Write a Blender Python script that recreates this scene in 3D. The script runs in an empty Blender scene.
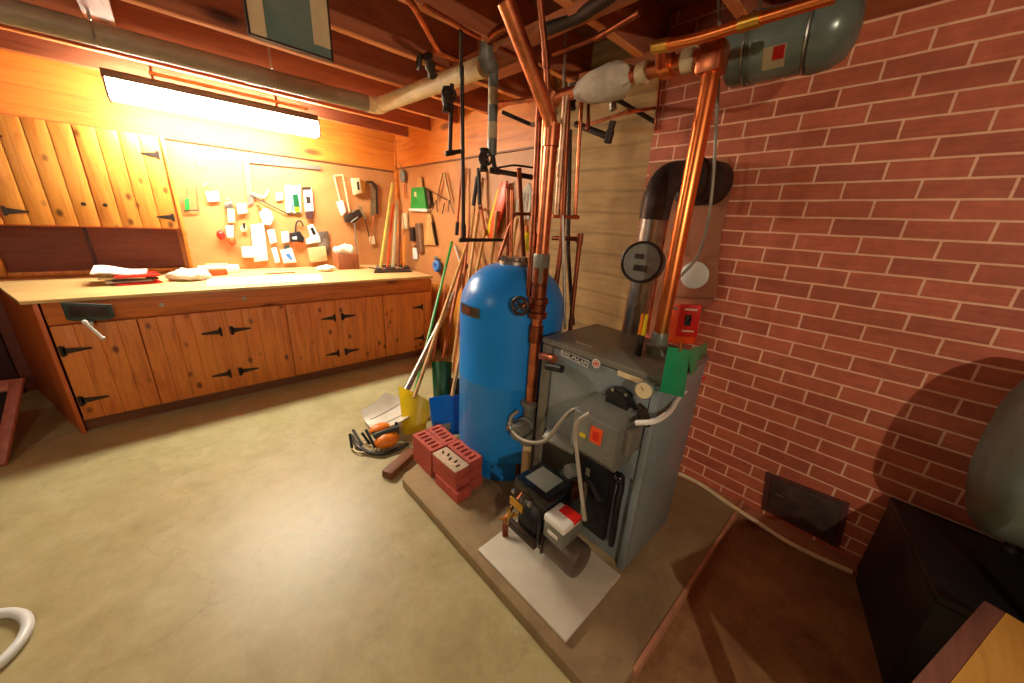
import bpy, bmesh, math, random
from mathutils import Vector, Matrix
random.seed(7)
S = bpy.context.scene
COL = S.collection
D = bpy.data

# ------------------------------------------------------------------ camera, world, lights, exposure
cam = D.objects.new('camera', D.cameras.new('camera'))
COL.objects.link(cam)
cam.data.sensor_width = 36.0
cam.data.lens = 349.7 * 36.0 / 1024.0
cam.data.clip_start = 0.02
R_ = Vector((0.73775584, -0.67290341, 0.05401226))
U_ = Vector((0.17676843, 0.26978259, 0.94655706))
F_ = Vector((0.65151304, 0.68878034, -0.31798176))
cam.matrix_world = Matrix(((R_.x, U_.x, -F_.x, 0), (R_.y, U_.y, -F_.y, 0), (R_.z, U_.z, -F_.z, 1.5), (0, 0, 0, 1)))
S.camera = cam
w = D.worlds.new('world'); S.world = w; w.use_nodes = True
w.node_tree.nodes['Background'].inputs[0].default_value = (1.0, 0.8, 0.6, 1)
w.node_tree.nodes['Background'].inputs[1].default_value = 0.05
S.view_settings.view_transform = 'Standard'
S.view_settings.look = 'None'
S.view_settings.gamma = 1.0
S.view_settings.use_curve_mapping = False
S.view_settings.exposure = 0.0
S.cycles.use_denoising = True
S.cycles.max_bounces = 8
S.cycles.sample_clamp_indirect = 6.0
TUBE_STRENGTH = 118.0        # fluorescent fixture over the bench
def area_light(name, loc, sx, sy, power, col, rot=(0, 0, 0), parent=None, spread=None):
    l = D.lights.new(name, 'AREA'); l.shape = 'RECTANGLE'; l.size = sx; l.size_y = sy
    l.energy = power; l.color = col
    if spread: l.spread = spread
    o = D.objects.new(name, l); COL.objects.link(o); o.location = loc; o.rotation_euler = rot
    if parent: o.parent = parent
    return o
# bare bulb behind the camera, added fill lamp at left (their bulb bodies are built with the ceiling)
BULB = (-0.5, -1.45, 1.98)
FILL_LAMP = (-1.45, 1.55, 2.2)
def bulb_or_fill_light(name, loc, power, r, col=(1.0, 0.80, 0.55)):
    l = D.lights.new(name, 'POINT'); l.energy = power; l.color = col; l.shadow_soft_size = r
    o = D.objects.new(name, l); COL.objects.link(o); o.location = loc
    return o
bulb_or_fill_light('bulb_or_fill_light', (BULB[0], BULB[1], BULB[2] - 0.09), 92, 0.022, (1.0, 0.84, 0.62))
bulb_or_fill_light('bulb_or_fill_light', (FILL_LAMP[0], FILL_LAMP[1], FILL_LAMP[2] - 0.09), 23, 0.06, (1.0, 0.86, 0.62))  # unseen fill lamp, added to brighten the bench front and floor

# ------------------------------------------------------------------ materials
def srgb(r, g, b):
    f = lambda c: (c / 255 / 12.92) if c / 255 <= 0.04045 else ((c / 255 + 0.055) / 1.055) ** 2.4
    return (f(r), f(g), f(b), 1)
class N:
    def __init__(s, name):
        s.m = D.materials.new(name); s.m.use_nodes = True; s.t = s.m.node_tree
        s.b = s.t.nodes['Principled BSDF']
    def n(s, typ, **kw):
        x = s.t.nodes.new(typ)
        for k, v in kw.items():
            setattr(x, k, v)
        return x
    def l(s, a, b): s.t.links.new(a, b)
    def coord(s, scale=(1, 1, 1), rot=(0, 0, 0), world=False, loc=(0, 0, 0)):
        c = s.n('ShaderNodeNewGeometry').outputs['Position'] if world else s.n('ShaderNodeTexCoord').outputs['Object']
        mp = s.n('ShaderNodeMapping'); mp.inputs['Scale'].default_value = scale; mp.inputs['Rotation'].default_value = rot
        mp.inputs['Location'].default_value = loc
        s.l(c, mp.inputs[0]); return mp.outputs[0]
    def noise(s, vec, scale=5, detail=4, rough=0.6, dist=0):
        x = s.n('ShaderNodeTexNoise'); x.inputs['Scale'].default_value = scale; x.inputs['Detail'].default_value = detail
        x.inputs['Roughness'].default_value = rough; x.inputs['Distortion'].default_value = dist
        s.l(vec, x.inputs['Vector']); return x.outputs['Fac']
    def ramp(s, fac, stops):
        x = s.n('ShaderNodeValToRGB'); e = x.color_ramp.elements
        while len(e) < len(stops): e.new(0.5)
        for q, (p, c) in zip(e, stops): q.position = p; q.color = c
        s.l(fac, x.inputs[0]); return x.outputs[0]
    def mix(s, fac, a, b, mode='MIX'):
        x = s.n('ShaderNodeMix'); x.data_type = 'RGBA'; x.blend_type = mode
        for v, i in ((fac, 0), (a, 6), (b, 7)):
            if isinstance(v, (float, int)): x.inputs[i].default_value = v
            elif isinstance(v, tuple): x.inputs[i].default_value = v
            else: s.l(v, x.inputs[i])
        return x.outputs[2]
    def bump(s, h, strength=0.3, dist=0.01):
        x = s.n('ShaderNodeBump'); x.inputs['Strength'].default_value = strength; x.inputs['Distance'].default_value = dist
        s.l(h, x.inputs['Height']); s.l(x.outputs[0], s.b.inputs['Normal'])
    def color(s, c):
        if isinstance(c, tuple): s.b.inputs['Base Color'].default_value = c
        else: s.l(c, s.b.inputs['Base Color'])
    def fin(s, rough=0.5, metal=0, spec=None):
        s.b.inputs['Roughness'].default_value = rough; s.b.inputs['Metallic'].default_value = metal
        if spec is not None: s.b.inputs['Specular IOR Level'].default_value = spec
        return s.m
def dk(c, k): return (c[0] * k, c[1] * k, c[2] * k, 1)
def plain(name, rgb, rough=0.5, metal=0.0, var=0.18, scale=14, bump=0.08):
    s = N(name); c = srgb(*rgb); v = s.coord()
    f = s.noise(v, scale, 5)
    s.color(s.ramp(f, [(0.3, dk(c, 1 - var)), (0.7, dk(c, 1 + var))]))
    if bump: s.bump(f, bump, 0.004)
    return s.fin(rough, metal)
def wood(name, c1, c2, axis='z', rough=0.45, knots=True, plank=0.0, scale=1.0, offset=0.0, world=True):
    s = N(name); c1 = srgb(*c1); c2 = srgb(*c2)
    sc = {'x': (1.2, 14, 14), 'y': (14, 1.2, 14), 'z': (14, 14, 1.2)}[axis]
    v = s.coord(tuple(q * scale for q in sc), world=world)
    g = s.noise(v, 1.6, 6, 0.65, 1.2)
    col = s.ramp(g, [(0.28, c2), (0.55, c1), (0.8, dk(c1, 1.12))])
    if knots:
        ks = {'x': (3.0, 9, 9), 'y': (9, 3.0, 9), 'z': (12, 12, 7.0)}[axis]
        kv = s.coord(tuple(q * scale for q in ks), world=world)
        vo = s.n('ShaderNodeTexVoronoi'); vo.inputs['Scale'].default_value = 0.8; s.l(kv, vo.inputs['Vector'])
        kf = s.ramp(vo.outputs['Distance'], [(0.08, (1, 1, 1, 1)), (0.20, (0, 0, 0, 1))])
        col = s.mix(kf, col, dk(c2, 0.32))
    s.color(col); s.bump(g, 0.12, 0.003)
    return s.fin(rough)
M = {}
M['pine'] = wood('knotty_pine', (222, 134, 58), (188, 98, 38))
M['pine_up'] = wood('upper_pine', (222, 150, 62), (190, 112, 38))
M['pine_side'] = wood('orange_pine', (208, 108, 48), (186, 86, 34), knots=False)
M['bench_rail'] = wood('bench_rail_pine', (206, 116, 50), (166, 82, 34), 'x')
M['worktop'] = wood('worktop_wood', (226, 190, 128), (204, 164, 100), 'x', 0.5, False)
M['toe'] = wood('toe_board', (128, 78, 44), (100, 58, 32), 'x', 0.6, False)
M['band'] = wood('plywood_band', (226, 138, 50), (200, 104, 32), 'x', 0.5, True, scale=0.6)
M['band_y'] = wood('plywood_band_side', (224, 136, 52), (198, 104, 36), 'y', 0.5, True, scale=0.6)
M['joist'] = wood('joist_wood', (186, 108, 72), (150, 80, 54), 'x', 0.7, True, scale=0.7)
M['joist_y'] = wood('beam_wood', (180, 112, 76), (150, 84, 58), 'y', 0.7, True, scale=0.7)
M['furring'] = wood('furring_wood', (240, 164, 104), (216, 132, 76), 'x', 0.6, False)
M['subfloor'] = wood('subfloor_wood', (140, 82, 60), (112, 60, 46), 'y', 0.8, False)
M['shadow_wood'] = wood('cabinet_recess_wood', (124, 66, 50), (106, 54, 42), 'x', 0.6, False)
M['maroon'] = plain('maroon_paint', (70, 36, 36), 0.6)
M['red_frame'] = wood('red_stained_wood', (176, 100, 84), (140, 72, 62), 'z', 0.5, False)
M['brown_trim'] = wood('brown_trim_wood', (128, 84, 70), (104, 64, 54), 'x', 0.6, False)
M['yellow_ply'] = wood('yellow_plywood', (206, 158, 74), (186, 136, 58), 'x', 0.55, False)
M['handle_wood'] = wood('handle_wood', (206, 160, 96), (176, 122, 66), 'z', 0.5, False, world=False)
M['handle_red'] = wood('reddish_handle_wood', (196, 104, 52), (160, 74, 36), 'z', 0.5, False, world=False)
M['sticker_tan'] = plain('tan_card', (206, 172, 120), 0.7)
M['box_wood'] = wood('brown_box_wood', (146, 84, 50), (116, 60, 34), 'z', 0.6, False, world=False)

def mk_floor():
    s = N('painted_concrete'); v = s.coord(world=True)
    a = s.noise(v, 1.1, 6, 0.62, 0.4); b = s.noise(v, 5.0, 12, 0.78, 0.25); c = s.noise(v, 60, 3)
    c1 = s.ramp(a, [(0.30, srgb(156, 144, 100)), (0.5, srgb(174, 164, 118)), (0.72, srgb(188, 180, 138))])
    c2 = s.ramp(b, [(0.34, srgb(146, 134, 92)), (0.52, srgb(176, 166, 122)), (0.68, srgb(196, 190, 154))])
    col = s.mix(0.5, c1, c2)
    # the stained, unpainted band beside the brick wall, beyond the slab joint (world y < 0.24 and x > 0.9)
    sep = s.n('ShaderNodeSeparateXYZ'); s.l(s.n('ShaderNodeNewGeometry').outputs['Position'], sep.inputs[0])
    def step(sock, lo, hi, flip=False):
        m = s.n('ShaderNodeMapRange'); m.inputs['From Min'].default_value = lo; m.inputs['From Max'].default_value = hi
        s.l(sock, m.inputs['Value'])
        if flip: m.inputs['To Min'].default_value = 1; m.inputs['To Max'].default_value = 0
        return m.outputs[0]
    mm = s.n('ShaderNodeMath'); mm.operation = 'MULTIPLY'
    s.l(step(sep.outputs['X'], 0.72, 1.0), mm.inputs[0]); s.l(step(sep.outputs['Y'], 0.30, 0.5, True), mm.inputs[1])
    stain = s.ramp(b, [(0.3, srgb(112, 76, 56)), (0.5, srgb(150, 112, 76)), (0.72, srgb(178, 150, 104))])
    col = s.mix(mm.outputs[0], col, stain)
    # fine cracks
    vo = s.n('ShaderNodeTexVoronoi'); vo.feature = 'DISTANCE_TO_EDGE'; vo.inputs['Scale'].default_value = 0.9
    ds = s.n('ShaderNodeVectorMath'); ds.operation = 'ADD'; s.l(v, ds.inputs[0])
    nz = s.n('ShaderNodeTexNoise'); nz.inputs['Scale'].default_value = 2.0; nz.inputs['Detail'].default_value = 6; s.l(v, nz.inputs['Vector']); s.l(nz.outputs['Color'], ds.inputs[1])
    s.l(ds.outputs[0], vo.inputs['Vector'])
    cr = s.ramp(vo.outputs['Distance'], [(0.0, (1, 1, 1, 1)), (0.006, (0, 0, 0, 1))])
    mk = s.n('ShaderNodeMath'); mk.operation = 'MULTIPLY'; mk.inputs[1].default_value = 0.22; s.l(cr, mk.inputs[0])
    col = s.mix(mk.outputs[0], col, srgb(110, 92, 62))
    s.color(col)
    rr = s.n('ShaderNodeMapRange'); rr.inputs['To Min'].default_value = 0.30; rr.inputs['To Max'].default_value = 0.50; s.l(b, rr.inputs['Value'])
    s.l(rr.outputs[0], s.b.inputs['Roughness']); s.bump(b, 0.07, 0.003)
    s.b.inputs['Specular IOR Level'].default_value = 0.5
    return s.m
M['floor'] = mk_floor()
def mk_conc(name, c, d, lines=False, stain=None):
    s = N(name); v = s.coord(world=True)
    a = s.noise(v, 2.2, 8, 0.7, 0.5); b = s.noise(s.coord((1, 1.6, 14), world=True), 2.2, 5, 0.6, 0.2)
    col = s.ramp(a, [(0.3, srgb(*d)), (0.7, srgb(*c))])
    if lines:
        wv = s.n('ShaderNodeTexWave'); wv.bands_direction = 'Z'; wv.inputs['Scale'].default_value = 2.35; wv.inputs['Distortion'].default_value = 0.6
        wv.inputs['Detail'].default_value = 2; s.l(v, wv.inputs['Vector'])
        ln = s.ramp(wv.outputs['Fac'], [(0.0, (1, 1, 1, 1)), (0.09, (0, 0, 0, 1))])
        mk = s.n('ShaderNodeMath'); mk.operation = 'MULTIPLY'; mk.inputs[1].default_value = 0.35; s.l(ln, mk.inputs[0])
        col = s.mix(0.35, col, s.ramp(b, [(0.35, srgb(*d)), (0.65, dk(srgb(*c), 1.1))]))
        col = s.mix(mk.outputs[0], col, dk(srgb(*d), 0.45))
    s.color(col); s.bump(b if lines else a, 0.35, 0.01)
    return s.fin(0.75)
M['form_conc'] = mk_conc('board_formed_concrete', (186, 152, 100), (142, 108, 62), True)
M['plain_conc'] = mk_conc('grey_concrete', (150, 132, 108), (112, 96, 78))
M['pad'] = mk_conc('pad_concrete', (166, 144, 102), (116, 94, 68))
M['mortar_patch'] = mk_conc('mortar_patch', (184, 120, 82), (150, 90, 62))
def mk_brick():
    s = N('red_brick_wall')
    sep = s.n('ShaderNodeSeparateXYZ'); s.l(s.n('ShaderNodeNewGeometry').outputs['Position'], sep.inputs[0])
    cb = s.n('ShaderNodeCombineXYZ')
    ay = s.n('ShaderNodeMath'); ay.operation = 'ADD'; ay.inputs[1].default_value = 20 * 0.2215 - 0.0325
    az = s.n('ShaderNodeMath'); az.operation = 'ADD'; az.inputs[1].default_value = 20 * 0.0722 - 0.0150
    s.l(sep.outputs['Y'], ay.inputs[0]); s.l(sep.outputs['Z'], az.inputs[0])
    s.l(ay.outputs[0], cb.inputs[0]); s.l(az.outputs[0], cb.inputs[1])
    # slight waviness of the joints
    nz = s.n('ShaderNodeTexNoise'); nz.inputs['Scale'].default_value = 9; s.l(cb.outputs[0], nz.inputs['Vector'])
    sc = s.n('ShaderNodeVectorMath'); sc.operation = 'SCALE'; sc.inputs['Scale'].default_value = 0.004; s.l(nz.outputs['Color'], sc.inputs[0])
    ad = s.n('ShaderNodeVectorMath'); ad.operation = 'ADD'; s.l(cb.outputs[0], ad.inputs[0]); s.l(sc.outputs[0], ad.inputs[1])
    br = s.n('ShaderNodeTexBrick'); br.offset = 0.5; br.inputs['Scale'].default_value = 1.0
    br.inputs['Brick Width'].default_value = 0.2215; br.inputs['Row Height'].default_value = 0.0722
    br.inputs['Mortar Size'].default_value = 0.0048; br.inputs['Mortar Smooth'].default_value = 0.25; br.inputs['Bias'].default_value = -0.1
    br.inputs['Color1'].default_value = srgb(190, 100, 70); br.inputs['Color2'].default_value = srgb(166, 84, 60)
    br.inputs['Mortar'].default_value = srgb(238, 184, 152)
    s.l(ad.outputs[0], br.inputs['Vector'])
    a = s.noise(cb.outputs[0], 16, 6, 0.7)
    st = s.n('ShaderNodeMapping'); st.inputs['Scale'].default_value = (3, 60, 1); s.l(cb.outputs[0], st.inputs[0])
    b = s.noise(st.outputs[0], 1.5, 4)
    col = s.mix(0.28, br.outputs['Color'], s.ramp(a, [(0.3, (0.25, 0.22, 0.2, 1)), (0.7, (0.9, 0.85, 0.8, 1))]), 'OVERLAY')
    col = s.mix(0.25, col, s.ramp(b, [(0.3, (0.3, 0.3, 0.3, 1)), (0.7, (0.75, 0.75, 0.75, 1))]), 'OVERLAY')
    s.color(col)
    inv = s.n('ShaderNodeMath'); inv.operation = 'SUBTRACT'; inv.inputs[0].default_value = 1; s.l(br.outputs['Fac'], inv.inputs[1])
    s.bump(inv.outputs[0], 0.5, 0.006)
    return s.fin(0.6)
M['brick'] = mk_brick()
def mk_hard():
    s = N('hardboard'); v = s.coord(world=True)
    a = s.noise(v, 3, 6, 0.6, 0.3)
    s.color(s.ramp(a, [(0.3, srgb(184, 122, 70)), (0.7, srgb(200, 140, 84))]))
    return s.fin(0.55)
M['hardboard'] = mk_hard()
def metal(name, rgb, rough=0.35, var=0.25, scale=8, m=1.0):
    return plain(name, rgb, rough, m, var, scale, 0.05)
M['copper'] = metal('copper', (214, 128, 88), 0.36, 0.45, 11)
M['copper_bright'] = metal('bright_copper', (244, 140, 78), 0.32, 0.2, 6)
M['copper_dark'] = metal('tarnished_copper', (150, 84, 58), 0.42, 0.35, 12)
M['brass'] = metal('brass', (226, 176, 80), 0.35)
M['galv'] = metal('galvanized_steel', (176, 168, 158), 0.38, 0.3, 22)
M['tinned'] = metal('tinned_copper', (200, 160, 130), 0.45, 0.3, 20)
M['steel'] = metal('steel', (190, 190, 190), 0.3)
M['iron'] = plain('black_iron', (58, 44, 38), 0.5, 0.4, 0.3)
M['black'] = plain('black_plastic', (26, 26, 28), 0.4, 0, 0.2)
M['black_gloss'] = plain('black_gloss', (18, 20, 26), 0.18, 0, 0.2)
M['dark_flue'] = plain('dark_flue_steel', (74, 62, 58), 0.45, 0.5, 0.35)
M['tank_blue'] = plain('blue_tank_paint', (30, 140, 232), 0.3, 0, 0.05, 6, 0.02)
M['tank_blue'].node_tree.nodes['Principled BSDF'].inputs['Specular IOR Level'].default_value = 0.35
M['tank_foot'] = plain('dark_blue_tank_base', (26, 126, 212), 0.35, 0, 0.1)
M['boiler'] = plain('grey_boiler_enamel', (134, 146, 150), 0.28, 0.1, 0.12, 5, 0.03)
M['boiler_lid'] = plain('grey_boiler_lid', (120, 118, 106), 0.35, 0.1, 0.18, 6, 0.03)
M['box_grey'] = plain('control_box_grey', (118, 120, 112), 0.4, 0.1, 0.1)
M['exp_tank'] = plain('grey_green_tank_paint', (104, 116, 108), 0.25, 0.2, 0.2, 8, 0.04)
M['oil_tank'] = plain('dull_green_grey_paint', (98, 108, 98), 0.45, 0.1, 0.25)
M['drain_grey'] = plain('grey_drain_pipe', (142, 128, 104), 0.5, 0, 0.12)
M['drain_cream'] = plain('cream_pvc', (232, 206, 156), 0.45, 0, 0.08)
M['wrap'] = plain('pipe_wrap', (196, 176, 140), 0.8, 0, 0.2, 30, 0.3)
M['wrap_white'] = plain('white_insulation', (196, 186, 166), 0.85, 0, 0.15, 26, 0.5)
M['white'] = plain('white_plastic', (232, 230, 222), 0.4, 0, 0.04)
M['paper'] = plain('white_paper', (240, 236, 224), 0.7, 0, 0.04)
M['sheet'] = plain('dented_white_sheet', (206, 200, 182), 0.4, 0.0, 0.1, 7, 0.2)
M['grey_cable'] = plain('grey_flex_conduit', (158, 150, 134), 0.45, 0.2, 0.15)
M['white_hose'] = plain('white_hose', (226, 232, 232), 0.35, 0, 0.03)
M['red'] = plain('red_paint', (214, 36, 26), 0.4, 0, 0.1)
M['orange_red'] = plain('orange_red_paint', (238, 84, 34), 0.4, 0, 0.1)
M['green'] = plain('green_plastic', (30, 156, 104), 0.4, 0, 0.1)
M['leaf_green'] = plain('bright_green', (30, 150, 60), 0.4, 0, 0.1)
M['dark_green'] = plain('dark_green_paint', (24, 88, 50), 0.35, 0.1, 0.15)
M['yellow'] = plain('yellow_plastic', (226, 196, 18), 0.4, 0, 0.06)
M['blue'] = plain('blue_plastic', (16, 116, 204), 0.35, 0, 0.06)
M['orange'] = plain('orange_plastic', (236, 128, 24), 0.4, 0, 0.08)
M['cyan'] = plain('teal_blister', (150, 210, 200), 0.3, 0, 0.1)
M['tape_blue'] = plain('blue_tape', (60, 120, 200), 0.5, 0, 0.1)
M['vise'] = plain('green_grey_cast_iron', (58, 72, 66), 0.45, 0.3, 0.15)
M['cream'] = plain('cream_paint', (222, 204, 160), 0.5, 0, 0.08)
M['rope'] = plain('white_rope', (220, 212, 196), 0.9, 0, 0.1, 60, 0.5)
M['stone_white'] = plain('mortar_smeared_top', (204, 180, 150), 0.85, 0, 0.2, 30, 0.3)
M['stack_brick'] = plain('red_clay', (186, 84, 68), 0.7, 0, 0.15, 22, 0.2)
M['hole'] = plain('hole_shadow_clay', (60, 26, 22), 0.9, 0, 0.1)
M['purple'] = plain('purple_grey_felt', (84, 60, 70), 0.8)
def emis(name, rgb, st):
    s = N(name); s.b.inputs['Emission Color'].default_value = (*rgb, 1); s.b.inputs['Emission Strength'].default_value = st
    s.b.inputs['Base Color'].default_value = (0.9, 0.9, 0.9, 1); return s.m
M['tube'] = emis('fluorescent_tube', (1.0, 0.93, 0.74), TUBE_STRENGTH)
M['bulbglass'] = emis('lit_bulb', (1.0, 0.82, 0.6), 12.0)
def mk_glass():
    s = N('teal_glass'); s.b.inputs['Transmission Weight'].default_value = 0.35
    v = s.coord(); f = s.noise(v, 6, 3)
    s.color(s.ramp(f, [(0.3, srgb(120, 156, 150)), (0.7, srgb(150, 172, 160))])); return s.fin(0.12)
M['glass'] = mk_glass()
def mk_floor_film():
    return plain('dark_film', (38, 24, 28), 0.25)
M['dark_glass'] = mk_floor_film()

# ------------------------------------------------------------------ geometry helpers (world coordinates in, one mesh object out)
def BM(): return bmesh.new()
def box(bm, a, b, bev=0.0):
    a = Vector(a); b = Vector(b); lo = Vector(map(min, a, b)); hi = Vector(map(max, a, b))
    c = (lo + hi) / 2; d = hi - lo
    r = bmesh.ops.create_cube(bm, size=1.0, matrix=Matrix.Translation(c) @ Matrix.Diagonal((max(d.x, 1e-4), max(d.y, 1e-4), max(d.z, 1e-4), 1)))
    if bev: bevel(bm, r['verts'], bev)
    return r['verts']
def bevel(bm, verts, w, seg=2):
    es = list({e for v in verts for e in v.link_edges})
    bmesh.ops.bevel(bm, geom=es, offset=w, segments=seg, profile=0.5, affect='EDGES', clamp_overlap=True)
def obox(bm, c, size, rot=(0, 0, 0), bev=0.0, mat=None):
    m = Matrix.Translation(c) @ (mat.to_4x4() if mat else (Matrix.Rotation(rot[2], 4, 'Z') @ Matrix.Rotation(rot[1], 4, 'Y') @ Matrix.Rotation(rot[0], 4, 'X')))
    r = bmesh.ops.create_cube(bm, size=1.0, matrix=m @ Matrix.Diagonal((*size, 1)))
    if bev: bevel(bm, r['verts'], bev)
def frame_of(d):
    d = Vector(d).normalized(); u = d.orthogonal().normalized(); v = d.cross(u); return u, v, d
def tube(bm, pts, r, seg=12, closed=False, cap=True):
    pts = [Vector(p) for p in pts]; n = len(pts)
    rs = r if isinstance(r, (list, tuple)) else [r] * n
    rings = []; u = None
    for i, p in enumerate(pts):
        if closed: t = (pts[(i + 1) % n] - pts[i - 1]).normalized()
        elif i == 0: t = (pts[1] - pts[0]).normalized()
        elif i == n - 1: t = (pts[-1] - pts[-2]).normalized()
        else:
            t = ((pts[i + 1] - p).normalized() + (p - pts[i - 1]).normalized()).normalized()
        if u is None: u = t.orthogonal().normalized()
        else: u = (u - t * u.dot(t)).normalized()
        v = t.cross(u)
        rings.append([bm.verts.new(p + (u * math.cos(a) + v * math.sin(a)) * rs[i]) for a in [2 * math.pi * k / seg for k in range(seg)]])
    m = n if closed else n - 1
    for i in range(m):
        A, B = rings[i], rings[(i + 1) % n]
        for k in range(seg): bm.faces.new((A[k], A[(k + 1) % seg], B[(k + 1) % seg], B[k]))
    if cap and not closed:
        bm.faces.new(list(reversed(rings[0]))); bm.faces.new(rings[-1])
def rounded(pts, rad=0.04, k=4):
    pts = [Vector(p) for p in pts]; out = [pts[0]]
    for i in range(1, len(pts) - 1):
        a, b, c = pts[i - 1], pts[i], pts[i + 1]
        r1 = min(rad, (a - b).length * 0.45, (c - b).length * 0.45)
        p = b + (a - b).normalized() * r1; q = b + (c - b).normalized() * r1
        for j in range(k + 1):
            t = j / k; out.append(p * (1 - t) ** 2 + b * 2 * t * (1 - t) + q * t * t)
    out.append(pts[-1]); return out
def smooth(pts, k=6):
    P = [Vector(p) for p in pts]; P = [2 * P[0] - P[1]] + P + [2 * P[-1] - P[-2]]; out = []
    for i in range(1, len(P) - 2):
        a, b, c, d = P[i - 1:i + 3]
        for j in range(k):
            t = j / k
            out.append(0.5 * ((2 * b) + (c - a) * t + (2 * a - 5 * b + 4 * c - d) * t * t + (3 * b - a - 3 * c + d) * t ** 3))
    out.append(P[-2]); return out
def lathe(bm, prof, origin, axis=(0, 0, 1), seg=24):
    # prof: list of (radius, distance along axis)
    u, v, d = frame_of(axis); o = Vector(origin); rings = []
    for r, h in prof:
        if r < 1e-5: rings.append([bm.verts.new(o + d * h)])
        else: rings.append([bm.verts.new(o + d * h + (u * math.cos(a) + v * math.sin(a)) * r) for a in [2 * math.pi * k / seg for k in range(seg)]])
    for A, B in zip(rings, rings[1:]):
        for k in range(seg):
            a = A[k % len(A)]; a2 = A[(k + 1) % len(A)]; b = B[k % len(B)]; b2 = B[(k + 1) % len(B)]
            f = [a, a2, b2, b] if len(A) > 1 and len(B) > 1 else ([a, b2, b] if len(A) == 1 else [a, a2, b])
            if len(A) == 1 and len(B) == 1: continue
            bm.faces.new(f)
    if len(rings[0]) > 1: bm.faces.new(list(reversed(rings[0])))
    if len(rings[-1]) > 1: bm.faces.new(rings[-1])
def cyl(bm, a, b, r, r2=None, seg=16):
    a = Vector(a); b = Vector(b); lathe(bm, [(r, 0), (r if r2 is None else r2, (b - a).length)], a, b - a, seg)
def slab(bm, pts, vec, bev=0.0):
    # polygon extruded along vec
    pts = [Vector(p) for p in pts]; vec = Vector(vec)
    A = [bm.verts.new(p) for p in pts]; B = [bm.verts.new(p + vec) for p in pts]; n = len(pts)
    bm.faces.new(A); bm.faces.new(list(reversed(B)))
    for i in range(n): bm.faces.new((A[i], B[i], B[(i + 1) % n], A[(i + 1) % n]))
    bmesh.ops.recalc_face_normals(bm, faces=bm.faces)
    if bev: bevel(bm, A + B, bev)
def torus(bm, c, axis, R, r, seg=24, s2=8, a0=0, a1=2 * math.pi):
    u, v, d = frame_of(axis); full = abs(a1 - a0 - 2 * math.pi) < 1e-4
    n = seg; pts = [Vector(c) + (u * math.cos(a) + v * math.sin(a)) * R for a in [a0 + (a1 - a0) * k / (n if full else n - 1) for k in range(n)]]
    tube(bm, pts, r, s2, closed=full)
def blob(bm, c, size, n=2, jit=0.0, rot=0.0):
    r = bmesh.ops.create_icosphere(bm, subdivisions=n, radius=1.0, matrix=Matrix.Translation(c) @ Matrix.Rotation(rot, 4, 'Z') @ Matrix.Diagonal((*size, 1)))
    for v in r['verts']:
        if jit: v.co += Vector((random.uniform(-1, 1) * size[0], random.uniform(-1, 1) * size[1], random.uniform(-1, 1) * size[2])) * jit
def finish(name, bm, mat, smooth_ang=40):
    me = D.meshes.new(name); bmesh.ops.recalc_face_normals(bm, faces=bm.faces)
    bm.to_mesh(me); bm.free()
    me.materials.append(M[mat] if isinstance(mat, str) else mat)
    me.polygons.foreach_set('use_smooth', [True] * len(me.polygons))
    me.set_sharp_from_angle(angle=math.radians(smooth_ang))
    o = D.objects.new(name, me); COL.objects.link(o); return o
def thing(name, label, cat, loc, group=None):
    o = D.objects.new(name, None); COL.objects.link(o); o.location = loc; o.empty_display_size = 0.05
    o['label'] = label; o['category'] = cat
    if group: o['group'] = group
    return o
def wloc(o):
    p = Vector(o.location)
    while o.parent: o = o.parent; p = p + Vector(o.location)
    return p
def part(name, bm, mat, parent, label=None):
    o = finish(name, bm, mat); o.parent = parent
    o.data.transform(Matrix.Translation(-wloc(parent)))
    if label: o['label'] = label
    return o
def solo(name, bm, mat, label, cat, group=None):
    o = finish(name, bm, mat)
    vs = [v.co for v in o.data.vertices]
    c = Vector(((min(v.x for v in vs) + max(v.x for v in vs)) / 2, (min(v.y for v in vs) + max(v.y for v in vs)) / 2, min(v.z for v in vs)))
    o.data.transform(Matrix.Translation(-c)); o.location = c
    o['label'] = label; o['category'] = cat
    if group: o['group'] = group
    return o
def struct(name, bm, mat, parent=None):
    o = finish(name, bm, mat)
    if parent: o.parent = parent
    o['kind'] = 'structure'; return o
def text_mesh(name, txt, size, mat, parent, loc, xdir, updir, label=None):
    cu = D.curves.new(name, 'FONT'); cu.body = txt; cu.size = size; cu.extrude = 0.0006; cu.align_x = 'CENTER'; cu.align_y = 'CENTER'
    t = D.objects.new(name, cu); COL.objects.link(t)
    bpy.context.view_layer.update()
    me = D.meshes.new_from_object(t.evaluated_get(bpy.context.evaluated_depsgraph_get()))
    D.objects.remove(t); me.name = name
    x = Vector(xdir).normalized(); y = Vector(updir).normalized(); z = x.cross(y)
    mt = Matrix(((x.x, y.x, z.x, loc[0]), (x.y, y.y, z.y, loc[1]), (x.z, y.z, z.z, loc[2]), (0, 0, 0, 1)))
    me.transform(Matrix.Translation(-wloc(parent)) @ mt)
    me.materials.clear(); me.materials.append(M[mat])
    o = D.objects.new(name, me); COL.objects.link(o); o.parent = parent
    if label: o['label'] = label
    return o

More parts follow.
